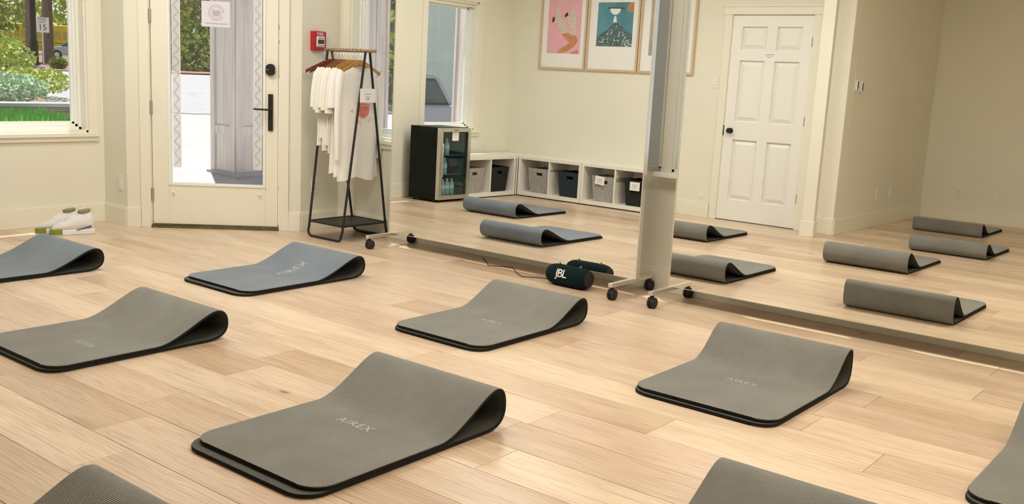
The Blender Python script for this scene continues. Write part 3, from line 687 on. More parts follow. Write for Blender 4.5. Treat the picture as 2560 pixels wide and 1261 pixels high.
spec = [(-6.0, 'dark', -.50), (-5.97, 'dark', -.28), (-5.94, 'dark', .06), (-5.905, 'mid', .02), (-5.87, 'mid', .04), (-5.835, 'mid', -.02), (-5.80, 'gold', .02), (-5.765, 'gold', 0), (-5.73, 'gold', .02), (-5.68, 'gold', 0)]
ordn = ['first', 'second', 'third', 'fourth', 'fifth', 'sixth', 'seventh', 'eighth', 'ninth', 'last']
tn = {'dark': 'dark red wooden hanger', 'mid': 'brown wooden hanger', 'gold': 'golden wooden hanger'}
for i, (x, tone, rz) in enumerate(spec):
    hanger(x, tone, rz, '%s, %s along the rail counted from the door side' % (tn[tone], ordn[i]))
shirts = [(-5.94, .62, .05), (-5.905, .56, .04), (-5.87, .66, .0), (-5.835, .60, .02), (-5.80, .66, -.02), (-5.765, .80, .02), (-5.73, .84, .0)]
so_ = ['first', 'second', 'third', 'fourth', 'fifth', 'sixth', 'seventh']
for i, (x, h, rz) in enumerate(shirts):
    shirt(x, 1.318, h, 'cream short-sleeved t-shirt, %s of the short-sleeved ones counted from the door side' % so_[i], rz=rz, seed=i, sl=.17+.02*(i % 3), hwid=.20+.004*(i % 2), cot='cotton' if i % 3 else 'cotton2')
fs_ = shirt(-5.68, 1.318, .85, 'white long-sleeved shirt with a red round print, nearest the mirror', 'cotton2', True, .0, 11, hwid=.195)
M['redprint'] = mat('red_screen_print', (.72, .14, .10), .8, noise=.25, scale=60)
def fp(x, y): return (.0475, x+.0, -.325+y)
m = MB()
for k in range(9):
    y = -.055+k*.0135; hw = math.sqrt(max(0, .06**2-y*y)); th = .010 if k < 6 else .006
    m.add([fp(-hw, y), fp(hw, y), fp(hw, y+th), fp(-hw, y+th)], [(0, 1, 2, 3)])
for k in range(5):
    a = PI*(.2+.15*k); c_, s_ = math.cos(a), math.sin(a)
    m.add([fp(.065*c_-.004*s_, .065*s_+.004*c_), fp(.092*c_, .092*s_), fp(.065*c_+.004*s_, .065*s_-.004*c_)], [(0, 1, 2)])
m.build('sun_print', M['redprint'], fs_)
ring_text('A     ED', .115, .038, (0, 0), fp, 'arched_lettering', M['redprint'], fs_, PI*1.02, -PI*1.0/7)
ring_text('INC. ST', .098, .034, (0, 0), fp, 'arched_lettering', M['redprint'], fs_, PI*1.22, PI*.56/6, inward=True)
m = MB(); m.box(-.075, -.07, 0, 0, 0, 0) if False else None

# ------------------------------------------------------------ sneakers
M['shoe'] = mat('white_knit', (.76, .76, .76), .7, noise=.06, scale=60, bump=.2, bscale=300)
M['sole'] = mat('pale_sole', (.78, .80, .80), .5, noise=.03, scale=20)
M['toe'] = mat('green_toe', (.24, .30, .03), .5, noise=.2, scale=40)
M['lining'] = mat('olive_lining', (.28, .26, .16), .8, noise=.2, scale=50)
M['stripe'] = mat('navy_stripe', (.03, .05, .14), .5, noise=.1, scale=30)
def sneaker(loc, rz, label):
    t = thing('sneaker', label, 'shoe', loc, rz, 'pair of white running shoes by the window wall')
    L_ = .29
    st = [(0, .026, .040), (.025, .038, .058), (.07, .046, .068), (.11, .047, .082), (.15, .043, .104), (.19, .038, .112), (.23, .036, .118), (.265, .033, .122), (.285, .020, .095)]
    m = MB(); vs = []; fs = []; n = 16
    for (y, hw, h) in st:
        for k in range(n):
            a = 2*PI*k/n; c_, s_ = math.cos(a), math.sin(a); zz = .022+(h-.022)*(.5+.5*s_)
            w_ = hw*(abs(c_)**.8)*(1 if c_ > 0 else -1)*(1-.25*max(0, s_)); vs.append((w_, -y+.14, zz))
    for i in range(len(st)-1):
        for k in range(n): fs.append((i*n+k, i*n+(k+1) % n, (i+1)*n+(k+1) % n, (i+1)*n+k))
    fs += [tuple(range(n)), tuple(range((len(st)-1)*n, len(st)*n))]
    m.add(vs, fs); m.build('upper', M['shoe'], t, smooth=60)
    prof = [(0, .022), (.03, .038), (.08, .050), (.13, .044), (.18, .036), (.23, .038), (.275, .034), (.30, .020)]
    poly = [(w_, -y+.145) for y, w_ in prof] + [(-w_, -y+.145) for y, w_ in reversed(prof)]
    m = MB(); m.prism(poly, 0, .028, 'Z'); m.build('sole', M['sole'], t, bevel=.006)
    m = MB(); m.prism([(w_*1.03, -y+.149) for y, w_ in prof[:3]]+[(-w_*1.03, -y+.149) for y, w_ in reversed(prof[:3])], .004, .030, 'Z'); m.build('toe_guard', M['toe'], t, bevel=.004)
    m = MB(); m.tube([(.023*math.sin(a), -.085+.038*math.cos(a), .118+.010*(1-math.cos(a))*.5) for a in [2*PI*i/20 for i in range(21)]], .008, 8, cap=False); m.build('ankle_collar', M['lining'], t, smooth=50)
    m = MB(); m.box(-.008, .008, -.149, -.142, .09, .138); m.build('heel_tab', M['shoe'], t, bevel=.003)
    t.scale = (1.0, 1.0, 1.4)
    m = MB(); m.add([(-.018, -.045, .105), (.018, -.045, .105), (.016, -.06, .155), (-.016, -.06, .155), (-.016, -.066, .153), (.016, -.066, .153)], [(0, 1, 2, 3), (3, 2, 5, 4)]); m.build('tongue', M['shoe'], t)
    m = MB()
    for k in range(4):
        y = .045-.026*k; z = .079+.009*k; m.tube([(-.022, y, z-.002), (0, y-.004, z+.006), (.022, y, z-.002)], .0028, 6)
    m.build('laces', M['card'], t, smooth=50)
    m = MB()
    for sx in (-1, 1): m.add([(sx*.041, -.02, .022), (sx*.036, -.13, .04), (sx*.036, -.13, .048), (sx*.041, -.03, .028)], [(0, 1, 2, 3)])
    m.build('side_stripe', M['stripe'], t)
    return t
sneaker((-7.11, 3.54, 0), 2.62, 'white sneaker of the pair by the window wall, left one nearer the mat')
sneaker((-7.005, 3.60, 0), 2.75, 'white sneaker of the pair by the window wall, right one')

# ------------------------------------------------------------ drinks fridge
M['fblack'] = mat('fridge_black', (.004, .007, .006), .25, spec=.15, noise=.2, scale=10)
M['finner'] = mat('fridge_liner', (.13, .18, .18), .5, noise=.1, scale=10)
fg = thing('drinks_fridge', 'black drinks fridge with steel-framed glass door under the window', 'fridge', (-6.90, 2.665, 0))
fw, fd, fh = .235, .43, .775
m = MB(); m.box(-fd, -.05, -fw, -fw+.03, .02, fh); m.box(-fd, -.05, fw-.03, fw, .02, fh); m.box(-fd, -.05, -fw+.03, fw-.03, fh-.03, fh); m.box(-fd, -.05, -fw+.03, fw-.03, .02, .06); m.box(-fd, -fd+.03, -fw+.03, fw-.03, .06, fh-.03); m.build('cabinet', M['fblack'], fg, bevel=.003)
m = MB(); m.box(-fd+.03, -.055, -fw+.03, -fw+.036, .06, fh-.03); m.box(-fd+.03, -.055, fw-.036, fw-.03, .06, fh-.03); m.box(-fd+.03, -fd+.036, -fw+.036, fw-.036, .06, fh-.03); m.box(-fd+.036, -.055, -fw+.036, fw-.036, fh-.036, fh-.03); m.box(-fd+.036, -.055, -fw+.036, fw-.036, .06, .066); m.build('liner', M['finner'], fg)
m = MB(); b_ = .042
m.box(-.048, 0, -fw, -fw+b_, .03, fh-.005); m.box(-.048, 0, fw-b_, fw, .03, fh-.005); m.box(-.048, 0, -fw+b_, fw-b_, fh-.045, fh-.005); m.box(-.048, 0, -fw+b_, fw-b_, .03, .072); dr = m.build('door', M['steel'], fg, bevel=.003)
m = MB(); m.box(-.026, -.020, -fw+b_, fw-b_, .072, fh-.045); m.build('door_glass', M['fglass'], dr)
m = MB(); m.tube([(.004, fw-.016, .26), (.028, fw-.016, .275), (.028, fw-.016, .60), (.004, fw-.016, .615)], .007, 8); m.build('handle', M['steel'], dr, smooth=50)
m = MB(); m.box(0, .001, -.03, .03, fh-.03, fh-.022); m.build('badge', M['slot'], dr)
for z in (.28, .48):
    m = MB(); m.box(-fd+.04, -.06, -fw+.037, fw-.037, z, z+.006); m.build('shelf', M['finner'] if z > .3 else M['steel'], fg)
for y in (-fw+.04, fw-.04):
    for x in (-fd+.05, -.09):
        m = MB(); m.lathe([(.016, 0), (.016, .02)], 12, (x, y, 0)); m.build('foot', M['rubber'], fg)
nf = thing('fridge_note', 'small white note stuck on the fridge glass', 'note', (-6.917, 2.655, .684))
m = MB(); m.box(-.0015, .0, -.05, .05, -.045, .045); m.build('sheet', M['card'], nf)
m = MB(); m.box(0, .0005, -.03, .03, .008, .011); m.box(0, .0005, -.025, .025, -.01, -.007); m.build('text_lines', M['ink'], nf)
M['bottle'] = mat('clear_bottle', (.62, .68, .70), .12, alpha=.75, noise=.05, scale=30); M['cap'] = mat('bottle_cap', (.85, .85, .85), .4, noise=.02, scale=10)
first = None; names3 = []
for zi, (z, ys, hh, what) in enumerate(((.067, (.145, .075, .005, -.065), .17, 'bottom of the fridge'), (.287, (.135, .055), .175, 'middle shelf'), (.487, (.13, .03), .15, 'top shelf'))):
    for k, y in enumerate(ys):
        pos = ['nearest the handle', 'second from the handle', 'third from the handle', 'fourth from the handle'][k]
        lab = 'clear drink bottle on the %s of the fridge, %s' % (what.replace(' of the fridge', ''), pos)
        if first is None:
            t = thing('water_bottle', lab, 'bottle', (-7.0, 2.665+y, z), 0, 'bottles inside the drinks fridge')
            m = MB(); m.lathe([(.026, 0), (.029, .006), (.029, .05), (.026, .055), (.029, .06), (.029, .11), (.024, .128), (.012, .145), (.012, .15)], 16); m.build('bottle_body', M['bottle'], t, smooth=50)
            m = MB(); m.lathe([(.014, .15), (.014, .168), (.012, .17)], 12); m.build('cap', M['cap'], t, smooth=40)
            m = MB(); m.lathe([(.0295, .062), (.0295, .105)], 16); m.build('label_band', M['card'], t, smooth=40)
            first = t
        else: dup(first, (-7.0, 2.665+y, z), 0, lab)

# ------------------------------------------------------------ cube shelves and baskets
M['shelf'] = mat('white_shelf', (.84, .82, .75), .4, noise=.015, scale=4)
def cube_unit(loc, rz, n, label, w_=.435, h=.455, d=.38):
    t = thing('cube_shelf', label, 'shelf', loc, rz, 'low white cube shelves'); W_ = n*w_-.002; o = .018
    m = MB(); m.box(0, W_, 0, d, h-.035, h); m.build('top_board', M['shelf'], t, bevel=.0015)
    m = MB(); m.box(0, W_, 0, d, .012, .055); m.build('bottom_board', M['shelf'], t, bevel=.0015)
    for x in (0, W_-.032): m = MB(); m.box(x, x+.032, 0, d, .0555, h-.0355); m.build('side_panel', M['shelf'], t, bevel=.0015)
    for k in range(1, n): m = MB(); m.box(k*w_-.009, k*w_+.009, .002, d, .0555, h-.0355); m.build('divider', M['shelf'], t)
    m = MB(); m.box(.002, W_-.002, d-.006, d, .0555, h-.0355); m.build('back_board', M['shelf'], t)
    for x in (.03, W_-.03):
        m = MB(); m.box(x-.02, x+.02, .02, .06, 0, .0118); m.build('foot', M['slot'], t)
    return t
# against the picture wall: local x -> -world x
ux0 = -5.235
cube_unit((-6.108, YP+.38, 0), PI, 2, 'white two-cube shelf under the pictures, next to the corner')
cube_unit((-5.235, YP+.38, 0), PI, 2, 'white two-cube shelf under the pictures, nearer the panelled door')
# against the left wall: local x along -? rz=+90deg: x->y, y->-x
cube_unit((-6.985, 1.535, 0), PI/2, 2, 'white two-cube shelf on the window wall beside the fridge')
m = MB(); m.box(-7.43, -6.99, YP+.002, YP+.40, .42, .455); m.box(-6.99, -6.982, YP+.384, YP+.402, .012, .42)
tag(m.build('corner_board', M['shelf'], bevel=.0015), 'white board filling the corner between the cube shelves', 'board')
M['felt_grey'] = mat('grey_felt', (.40, .385, .36), .95, noise=.3, scale=70, bump=.5, bscale=300); M['felt_dark'] = mat('dark_teal_felt', (.018, .032, .038), .95, noise=.3, scale=70, bump=.5, bscale=300)
M['felt_black'] = mat('black_felt', (.014, .015, .014), .95, noise=.3, scale=70, bump=.5, bscale=300)
def basket(loc, rz, mt, label):
    t = thing('storage_basket', label, 'basket', loc, rz, 'felt baskets in the cube shelves')
    b, tp, h, th = .135, .158, .275, .008
    def wall_(x0, x1, y0, y1): pass
    m = MB()
    def side(p0, p1, n, hole):
        # p0,p1 corner unit signs; quad grid with a slot hole
        us = [0, .36, .64, 1]; vz = [0, .72, .84, 1]
        for i in range(3):
            for j in range(3):
                if hole and i == 1 and j == 1: continue
                def P(u, v, inn):
                    s_ = b+(tp-b)*v-inn*th; x = (p0[0]+(p1[0]-p0[0])*u)*s_; y = (p0[1]+(p1[1]-p0[1])*u)*s_; return (x, y, h*v+.0)
                vs = [P(us[i], vz[j], 0), P(us[i+1], vz[j], 0), P(us[i+1], vz[j+1], 0), P(us[i], vz[j+1], 0)]
                v2 = [P(us[i], vz[j], 1), P(us[i+1], vz[j], 1), P(us[i+1], vz[j+1], 1), P(us[i], vz[j+1], 1)]
                m.add(vs+v2, [(0, 1, 2, 3), (7, 6, 5, 4), (3, 2, 6, 7), (0, 4, 5, 1), (1, 5, 6, 2), (0, 3, 7, 4)])
    side((-1, -1), (1, -1), 0, True); side((1, -1), (1, 1), 0, False); side((1, 1), (-1, 1), 0, True); side((-1, 1), (-1, -1), 0, False)
    m.build('felt_body', M[mt], t); m = MB(); m.box(-b, b, -b, b, 0, .006); m.build('base', M[mt], t)
    return t
zb = .056; YF = YP+.38
for i, (x, mt, lab) in enumerate(((-6.69, 'felt_grey', 'light grey felt basket in the corner-end cube under the pictures'), (-6.27, 'felt_dark', 'dark teal felt basket with a slot handle, second cube from the corner'),
                                  (-5.815, 'felt_grey', 'light grey felt basket with a tilted white card, third cube from the corner'), (-5.40, 'felt_black', 'dark felt basket with a white card, cube nearest the mirror edge'))):
    basket((x, YF-.175, zb), PI, mt, lab)
basket((-7.16, 2.215, zb), PI/2, 'felt_grey', 'light grey felt basket in the shelf cube next to the fridge')
basket((-7.16, 1.79, zb), PI/2, 'felt_black', 'black felt basket in the window-wall shelf cube near the corner')
def bcard(x, z, rot, label, lines=True):
    t = thing('basket_card', label, 'card', (x, YF-.006, z)); Mx = Matrix.Rotation(rot, 4, 'Y')
    m = MB(Mx); m.box(-.06, .06, 0, .0015, -.045, .045); m.build('sheet', M['card'], t)
    m = MB(Mx)
    for zz in (.015, 0, -.02): m.box(-.03, .03, .0015, .002, zz-.002, zz+.002)
    m.build('text_lines', M['ink'], t)
bcard(-5.86, .285, .12, 'tilted white card hung on the light grey basket')
bcard(-5.42, .268, 0, 'upright white card hung on the dark basket')

# ------------------------------------------------------------ framed prints
M['pframe'] = mat('pale_oak_frame', (.62, .49, .33), .5, noise=.15, scale=15, stretch=(3, 3, 10))
M['pink'] = mat('pink_print', (.78, .42, .50), .75, noise=.05, scale=6); M['skin'] = mat('tan_print', (.60, .27, .13), .7, noise=.25, scale=14)
M['boot'] = mat('cream_boot_print', (.68, .58, .50), .7, noise=.25, scale=60); M['dprint'] = mat('dark_print', (.05, .03, .035), .7, noise=.2, scale=40)
M['skyp'] = mat('teal_print', (.10, .29, .36), .75, noise=.3, scale=3); M['snow'] = mat('snow_print', (.62, .68, .68), .75, noise=.3, scale=50)
M['rock'] = mat('rock_print', (.018, .05, .055), .75, noise=.6, scale=60, col2=(.16, .26, .28)); M['milk'] = mat('pale_print', (.80, .84, .84), .75, noise=.05, scale=10)
M['grprint'] = mat('grey_print_art', (.45, .44, .38), .75, noise=.3, scale=5); M['wmat'] = mat('passepartout', (.84, .84, .82), .8, noise=.01, scale=6)
def pic(x0, x1, label):
    t = thing('framed_print', label, 'picture', ((x0+x1)/2, YP, 0), 0, 'framed prints on the wall'); hw = (x1-x0)/2-.003; z0, z1, b = 1.445, 2.42, .024
    m = MB(); m.box(-hw, -hw+b, 0, .03, z0, z1); m.box(hw-b, hw, 0, .03, z0, z1); m.box(-hw+b, hw-b, 0, .03, z0, z0+b); m.box(-hw+b, hw-b, 0, .03, z1-b, z1); m.build('frame', M['pframe'], t, bevel=.0015)
    m = MB(); m.box(-hw+b, hw-b, .001, .012, z0+b, z1-b); m.build('mount', M['wmat'], t)
    return t
def flat(t, polys, name, mt, lay):
    cx = t.location.x; m = MB()
    for poly in polys: m.prism([(x-cx, z) for x, z in poly], .0122+lay*.0004, .0124+lay*.0004, 'Y')
    return m.build(name, M[mt], t)
p1 = pic(-7.05, -6.402, 'framed pink print of legs in cream heeled boots')
p2 = pic(-6.398, -5.722, 'framed print of a snowy mountain peak against a teal sky')
p3 = pic(-5.718, -5.045, 'framed greyish print partly hidden where the two mirrors meet')
flat(p1, [[(-6.95, 1.625), (-6.49, 1.625), (-6.49, 2.33), (-6.95, 2.33)]], 'picture_field', 'pink', 0)
K = lambda pts: [(-6.95+u*.46, 1.625+v*.60) for u, v in pts]
flat(p1, [K([(.38, 0), (.60, .03), (.80, .12), (.92, .22), (.90, .30), (.78, .36), (.60, .38), (.45, .42), (.42, .37), (.55, .26), (.68, .20), (.55, .14), (.40, .08), (.32, .0)]),
          K([(.70, 0), (.95, 0), (.94, .08), (.80, .04)])], 'legs', 'skin', 1)
flat(p1, [K([(.42, .36), (.62, .38), (.60, .48), (.48, .60), (.36, .74), (.33, .88), (.40, .96), (.30, .90), (.24, .76), (.20, .62), (.26, .52), (.36, .46)]),
          K([(.70, .34), (.86, .34), (.86, .50), (.84, .66), (.80, .80), (.88, .90), (.76, .84), (.66, .72), (.58, .66), (.62, .56), (.70, .46)])], 'boots', 'boot', 2)
flat(p1, [K([(.12, .56), (.20, .60), (.19, .68), (.13, .66)]), K([(.50, .66), (.60, .70), (.58, .76), (.50, .72)])], 'boot_heels', 'dprint', 3)
flat(p2, [[(-6.275, 1.715), (-5.815, 1.715), (-5.815, 2.185), (-6.275, 2.185)]], 'picture_field', 'skyp', 0)
K2 = lambda pts: [(-6.275+u*.46, 1.715+v*.47) for u, v in pts]
flat(p2, [K2([(0, 0), (1, 0), (1, .28), (.90, .33), (.80, .36), (.74, .46), (.66, .47), (.60, .52), (.52, .55), (.47, .52), (.38, .46), (.30, .38), (.18, .33), (.08, .24), (0, .20)])], 'mountain', 'rock', 1)
rd = random.Random(4); sp_ = []
for _ in range(90):
    u = rd.random(); top = .10+.40*(1-abs(u-.52)*1.9); v = rd.random()**1.4*max(.05, top)
    if rd.random() < .75: 
        L_ = rd.uniform(.02, .07); a = rd.uniform(-.9, .9)+(PI*.5 if rd.random() < .3 else 0); w_ = rd.uniform(.006, .018)
        c_, s_ = math.cos(a), math.sin(a); q_ = [(u-c_*L_, v-s_*L_), (u+s_*w_, v-c_*w_), (u+c_*L_, v+s_*L_), (u-s_*w_, v+c_*w_)]
        if all(.0 < p[0] < 1 and 0 < p[1] < .5 for p in q_): sp_.append(K2(q_))
flat(p2, sp_, 'snow_patches', 'snow', 2)
flat(p2, [K2([(.37+.15*math.cos(a)+.12, .86+.14*math.sin(a)) for a in [PI+PI*i/10 for i in range(11)]]), K2([(.44, .55), (.55, .55), (.52, .68), (.48, .70)])], 'sieve_and_powder', 'milk', 2)
flat(p2, [K2([(.28, .86), (.74, .855), (.74, .875), (.28, .885)])], 'sieve_rim', 'dprint', 3)
flat(p2, [K2([(.80, .86), (.84, .80), (.96, .78), (1, .80), (1, 1), (.90, .99), (.84, .92)])], 'hand', 'skin', 3)
flat(p3, [[(-5.60, 1.63), (-5.15, 1.63), (-5.15, 2.30), (-5.60, 2.30)]], 'picture_field', 'grprint', 0)

# ------------------------------------------------------------ unseen fill panels added under the ceiling (above the frame)
M['diff'] = mat('fill_diffuser', (1, .93, .80), .6, emit=1.0); 
for i, (x, y, p, c) in enumerate(FILL_LAMPS):
    t = thing('fill_panel', 'unseen rectangular fill panel added under the ceiling, %s from the window wall' % ['first', 'second', 'third', 'last'][i], 'ceiling light', (x, y, CZ), 0, 'added fill panels')
    m = MB(); m.box(-.78, .78, -.48, -.45, -.05, 0); m.box(-.78, .78, .45, .48, -.05, 0); m.box(-.78, -.75, -.45, .45, -.05, 0); m.box(.75, .78, -.45, .45, -.05, 0); m.build('frame', M['white'], t)
    m = MB(); m.box(-.75, .75, -.45, .45, -.04, -.03); m.build('fill_panel_diffuser', M['diff'], t)

# ------------------------------------------------------------ outside
def terr(x): return -.12+.045*min(max(0, -x-9), 13)+.0075*max(0, -x-22)
M['conc'] = mat('pale_concrete', (.47, .45, .475), .9, noise=.06, scale=3); M['asph'] = mat('asphalt', (.42, .41, .45), .9, noise=.08, scale=4)
M['soil'] = mat('garden_soil', (.30, .20, .15), .95, noise=.4, scale=6); M['grass'] = mat('grass_green', (.28, .62, .16), .9, noise=.4, scale=8)
M['leafy'] = mat('spring_leaves', (.62, .70, .20), .8, noise=.45, scale=5, col2=(.34, .42, .10)); M['leafd'] = mat('dark_leaves', (.42, .52, .16), .8, noise=.5, scale=5, col2=(.16, .22, .06))
M['sage'] = mat('sage_leaves', (.50, .66, .46), .85, noise=.35, scale=10); M['bark'] = mat('tree_bark', (.28, .22, .18), .9, noise=.4, scale=6, stretch=(4, 4, .6))
M['cwood'] = mat('weathered_column_wood', (.80, .72, .67), .8, noise=.18, scale=3, stretch=(6, 6, .4)); M['redk'] = mat('red_curb', (.55, .25, .22), .8, noise=.1, scale=4)
M['wallst'] = mat('garden_wall_wood', (.34, .28, .23), .9, noise=.25, scale=4, stretch=(1, 1, 6)); M['yellow'] = mat('bus_yellow', (.72, .60, .05), .4, noise=.05, scale=3)
def gslab(name, poly, dz, mt):
    m = MB(); n = len(poly); vs = [(x, y, terr(x)+dz) for x, y in poly]+[(x, y, terr(x)+dz-.06) for x, y in poly]
    m.add(vs, [tuple(range(n)), tuple(range(n, 2*n))[::-1]]+[(i, i+n, (i+1) % n+n, (i+1) % n) for i in range(n)])
    return struct(m.build(name, M[mt]))
m = MB(); 
xs_ = [-7.6, -9, -80]
m.add([(-9, -60, -.125), (-7.0, -60, -.125), (-7.0, 70, -.125), (-9, 70, -.125), (-22, -60, terr(-22)), (-22, 90, terr(-22)), (6, 5.45, -.125), (6, 90, -.125), (-7.0, 5.45, -.125), (-7, 90, -.125), (-160, -60, terr(-160)), (-160, 90, terr(-160))], [(0, 1, 2, 3), (4, 0, 3, 5), (10, 4, 5, 11), (8, 6, 7, 9)])
struct(m.build('ground', M['conc']))
gslab('street', [(-19.3, -40), (-19.3, 9.4), (-17.2, 11.4), (-17.2, 60), (-22, 60), (-22, -40)], .012, 'asph')
gslab('street', [(-22, -40), (-22, 80), (-39.2, 80), (-39.2, -40)], .014, 'asph')
gslab('verge', [(-39.2, -40), (-39.2, 24), (-47, 24), (-47, -40)], .05, 'soil')
gslab('verge', [(-47, -40), (-47, 90), (-160, 90), (-160, -40)], .02, 'soil')
gslab('curb_strip', [(-42.0, 24), (-40.3, 40), (-42.6, 40), (-44.3, 24)], .10, 'redk')
gslab('pale_island', [(-16.2, 10.6), (-15.6, 11.2), (-15.4, 10.9), (-14.9, 9.0), (-16.0, 9.2)], .03, 'white') if False else None
# garden bed with its low timber wall
gslab('garden_bed', [(-17.4, 3), (-17.4, 8.7), (-21.95, 10.4), (-21.95, 3)], .10, 'soil')
gslab('garden_bed', [(-21.95, 3), (-21.95, 10.4), (-26, 12.2), (-26, 3)], .10, 'soil')
m = MB(); a0, a1 = Vector((-15.9, 4.2)), Vector((-15.6, 8.35))
gw = thing('garden_wall', 'low brown timber garden wall with a pale capping outside the window', 'wall', (0, 0, 0))
for k in range(4):
    m = MB(); m.add([(-16.35, 3.0, .14+k*.075), (-16.05, 8.75, .14+k*.075), (-16.45, 8.75, .14+k*.075), (-16.75, 3.0, .14+k*.075), (-16.35, 3.0, .21+k*.075), (-16.05, 8.75, .21+k*.075), (-16.45, 8.75, .21+k*.075), (-16.75, 3.0, .21+k*.075)],
                    [(0, 3, 2, 1), (4, 5, 6, 7), (0, 1, 5, 4), (1, 2, 6, 5), (2, 3, 7, 6), (3, 0, 4, 7)]); m.build('timber', M['wallst'], gw, bevel=.01)
m = MB(); m.add([(-16.3, 3.0, .44), (-16.0, 8.8, .44), (-16.5, 8.8, .44), (-16.8, 3.0, .44), (-16.3, 3.0, .50), (-16.0, 8.8, .50), (-16.5, 8.8, .50), (-16.8, 3.0, .50)],
                [(0, 3, 2, 1), (4, 5, 6, 7), (0, 1, 5, 4), (1, 2, 6, 5), (2, 3, 7, 6), (3, 0, 4, 7)]); m.build('capping', M['conc'], gw, bevel=.01)
def blades(name, x0, x1, y0, y1, n, h, mt, z0=None):
    m = MB(); rd = random.Random(5)
    for _ in range(n):
        x, y = rd.uniform(x0, x1), rd.uniform(y0, y1); z = terr(x)-.02 if z0 is None else z0; hh = h*rd.uniform(.5, 1); a = rd.uniform(0, 6.28); w_ = .018; l = rd.uniform(-.1, .1)
        m.add([(x-w_*math.cos(a), y-w_*math.sin(a), z), (x+w_*math.cos(a), y+w_*math.sin(a), z), (x+l, y+l*.5, z+hh)], [(0, 1, 2)])
    o = m.build(name, M[mt]); return o
tag(blades('lawn_grass', -15.9, -14.6, 4.5, 7.7, 6000, .34, 'grass'), 'bright green tall grass in front of the timber garden wall', 'grass', kind='stuff')
def leaves(m, c, r, n, sz, rd):
    for _ in range(n):
        while 1:
            v = Vector((rd.uniform(-1, 1), rd.uniform(-1, 1), rd.uniform(-1, 1)))
            if .25 < v.length < 1: break
        p = Vector(c)+Vector((v.x*r[0], v.y*r[1], v.z*r[2])); a = Vector((rd.gauss(0, 1), rd.gauss(0, 1), rd.gauss(0, 1))).normalized(); b = a.cross(Vector((rd.gauss(0, 1), rd.gauss(0, 1), 1))).normalized(); s_ = sz*rd.uniform(.6, 1.3)
        m.add([p-a*s_, p+b*s_*.55, p+a*s_, p-b*s_*.55], [(0, 1, 2, 3)])
def shrub(name, c, r, n, sz, mt, label, stems=6, seed=1, z=None):
    rd = random.Random(seed); x, y = c; zb_ = terr(x) if z is None else z; t = thing(name, label, 'shrub', (x, y, zb_), 0, 'garden shrubs outside')
    m = MB(); leaves(m, (0, 0, r[2]*1.05), r, n, sz, rd); m.build('foliage', M[mt], t)
    m = MB()
    for k in range(stems):
        a = rd.uniform(0, 6.28); q_ = r[0]*.6; m.tube([(0, 0, -.05), (math.cos(a)*q_*.4, math.sin(a)*q_*.4, r[2]*.6), (math.cos(a)*q_, math.sin(a)*q_, r[2]*1.3)], [.03, .02, .008], 5)
    m.build('stems', M['bark'], t)
    return t
shrub('flowering_shrub', (-23.0, 9.75), (1.05, 1.25, .62), 3600, .07, 'leafy', 'tall yellow-green bush at the left edge of the window', 10, 1)
shrub('round_shrub', (-18.0, 8.0), (.75, .85, .28), 2200, .05, 'sage', 'round grey-green shrub behind the timber wall', 4, 2, z=.38)
shrub('spiky_shrub', (-19.5, 8.0), (.5, .6, .40), 1200, .06, 'sage', 'feathery pale green clump left of the round shrub', 4, 3, z=.40)
shrub('low_shrub', (-20.3, 9.6), (.9, .9, .28), 1500, .05, 'leafy', 'low yellowish ground cover beneath the tall bush', 3, 4, z=.44)
shrub('small_shrub', (-41.6, 21.0), (.36, .36, .27), 700, .07, 'leafd', 'small dark green shrub across the street by the tree trunks', 3, 5)
def tree(c, h, cr, n, sz, mt, label, seed, lo=.35, tr=.22):
    rd = random.Random(seed); x, y = c; t = thing('tree', label, 'tree', (x, y, terr(x)), 0, 'trees across the street')
    m = MB(); m.tube([(0, 0, -.1), (.05, .02, h*.4), (-.04, .05, h*.85)], [tr, tr*.8, tr*.3], 9)
    for k in range(6):
        a = rd.uniform(0, 6.28); z = h*rd.uniform(lo, .8); m.tube([(0, 0, z), (math.cos(a)*cr*.5, math.sin(a)*cr*.5, z+cr*.3), (math.cos(a)*cr*.9, math.sin(a)*cr*.9, z+cr*.4)], [.07, .045, .015], 5)
    m.build('trunk', M['bark'], t, smooth=50)
    m = MB()
    for k in range(7):
        a = rd.uniform(0, 6.28); z = h*(lo+(1-lo)*k/6); rr = cr*(1.0-.35*k/6); leaves(m, (math.cos(a)*cr*.35, math.sin(a)*cr*.35, z), (rr, rr, h*.16), n//7, sz, rd)
    m.build('foliage', M[mt], t)
    return t
TS = [((-58, 28.7), 12, 2.6, 1500, .22, 'leafd', 'thick-trunked tree right of the speed sign', .6, .33), ((-56.3, 26.9), 12, 2.6, 1500, .22, 'leafy', 'tree with dark trunk just behind the lamp post', .6, .30),
      ((-112, 60), 14, 6.5, 2600, .42, 'leafy', 'spring-green tree directly above the yellow bus', .2, .4), ((-110, 49), 14, 6.5, 2600, .42, 'leafy', 'spring-green tree above the left half of the yellow bus', .2, .4),
      ((-75, 29.5), 12, 5, 2800, .34, 'leafd', 'broad darker green tree above the tall bush', .15, .35), ((-92, 34), 14, 6, 2800, .38, 'leafy', 'pale green tree farthest left beyond the street', .15, .4)]
for i, (c, h, cr, n, sz, mt, lab, lo, tr) in enumerate(TS): tree(c, h, cr, n, sz, mt, lab, 20+i, lo, tr)
tn_ = ['left of the door paper sign', 'just under the paper sign', 'behind the paper sign', 'near the wooden column', 'hidden mostly by the wooden column']
for i, (c, h, cr, mt) in enumerate((((-49, 31.0), 10, 2.9, 'leafy'), ((-52, 33.8), 11, 2.8, 'leafy'), ((-50, 34.6), 10, 2.6, 'leafd'), ((-55, 38.5), 11, 3.0, 'leafy'), ((-58, 36.0), 12, 3.4, 'leafy'))):
    tree(c, h, cr, 3400, .19, mt, 'roadside tree seen through the entry door, '+tn_[i], 40+i, .06, .13)
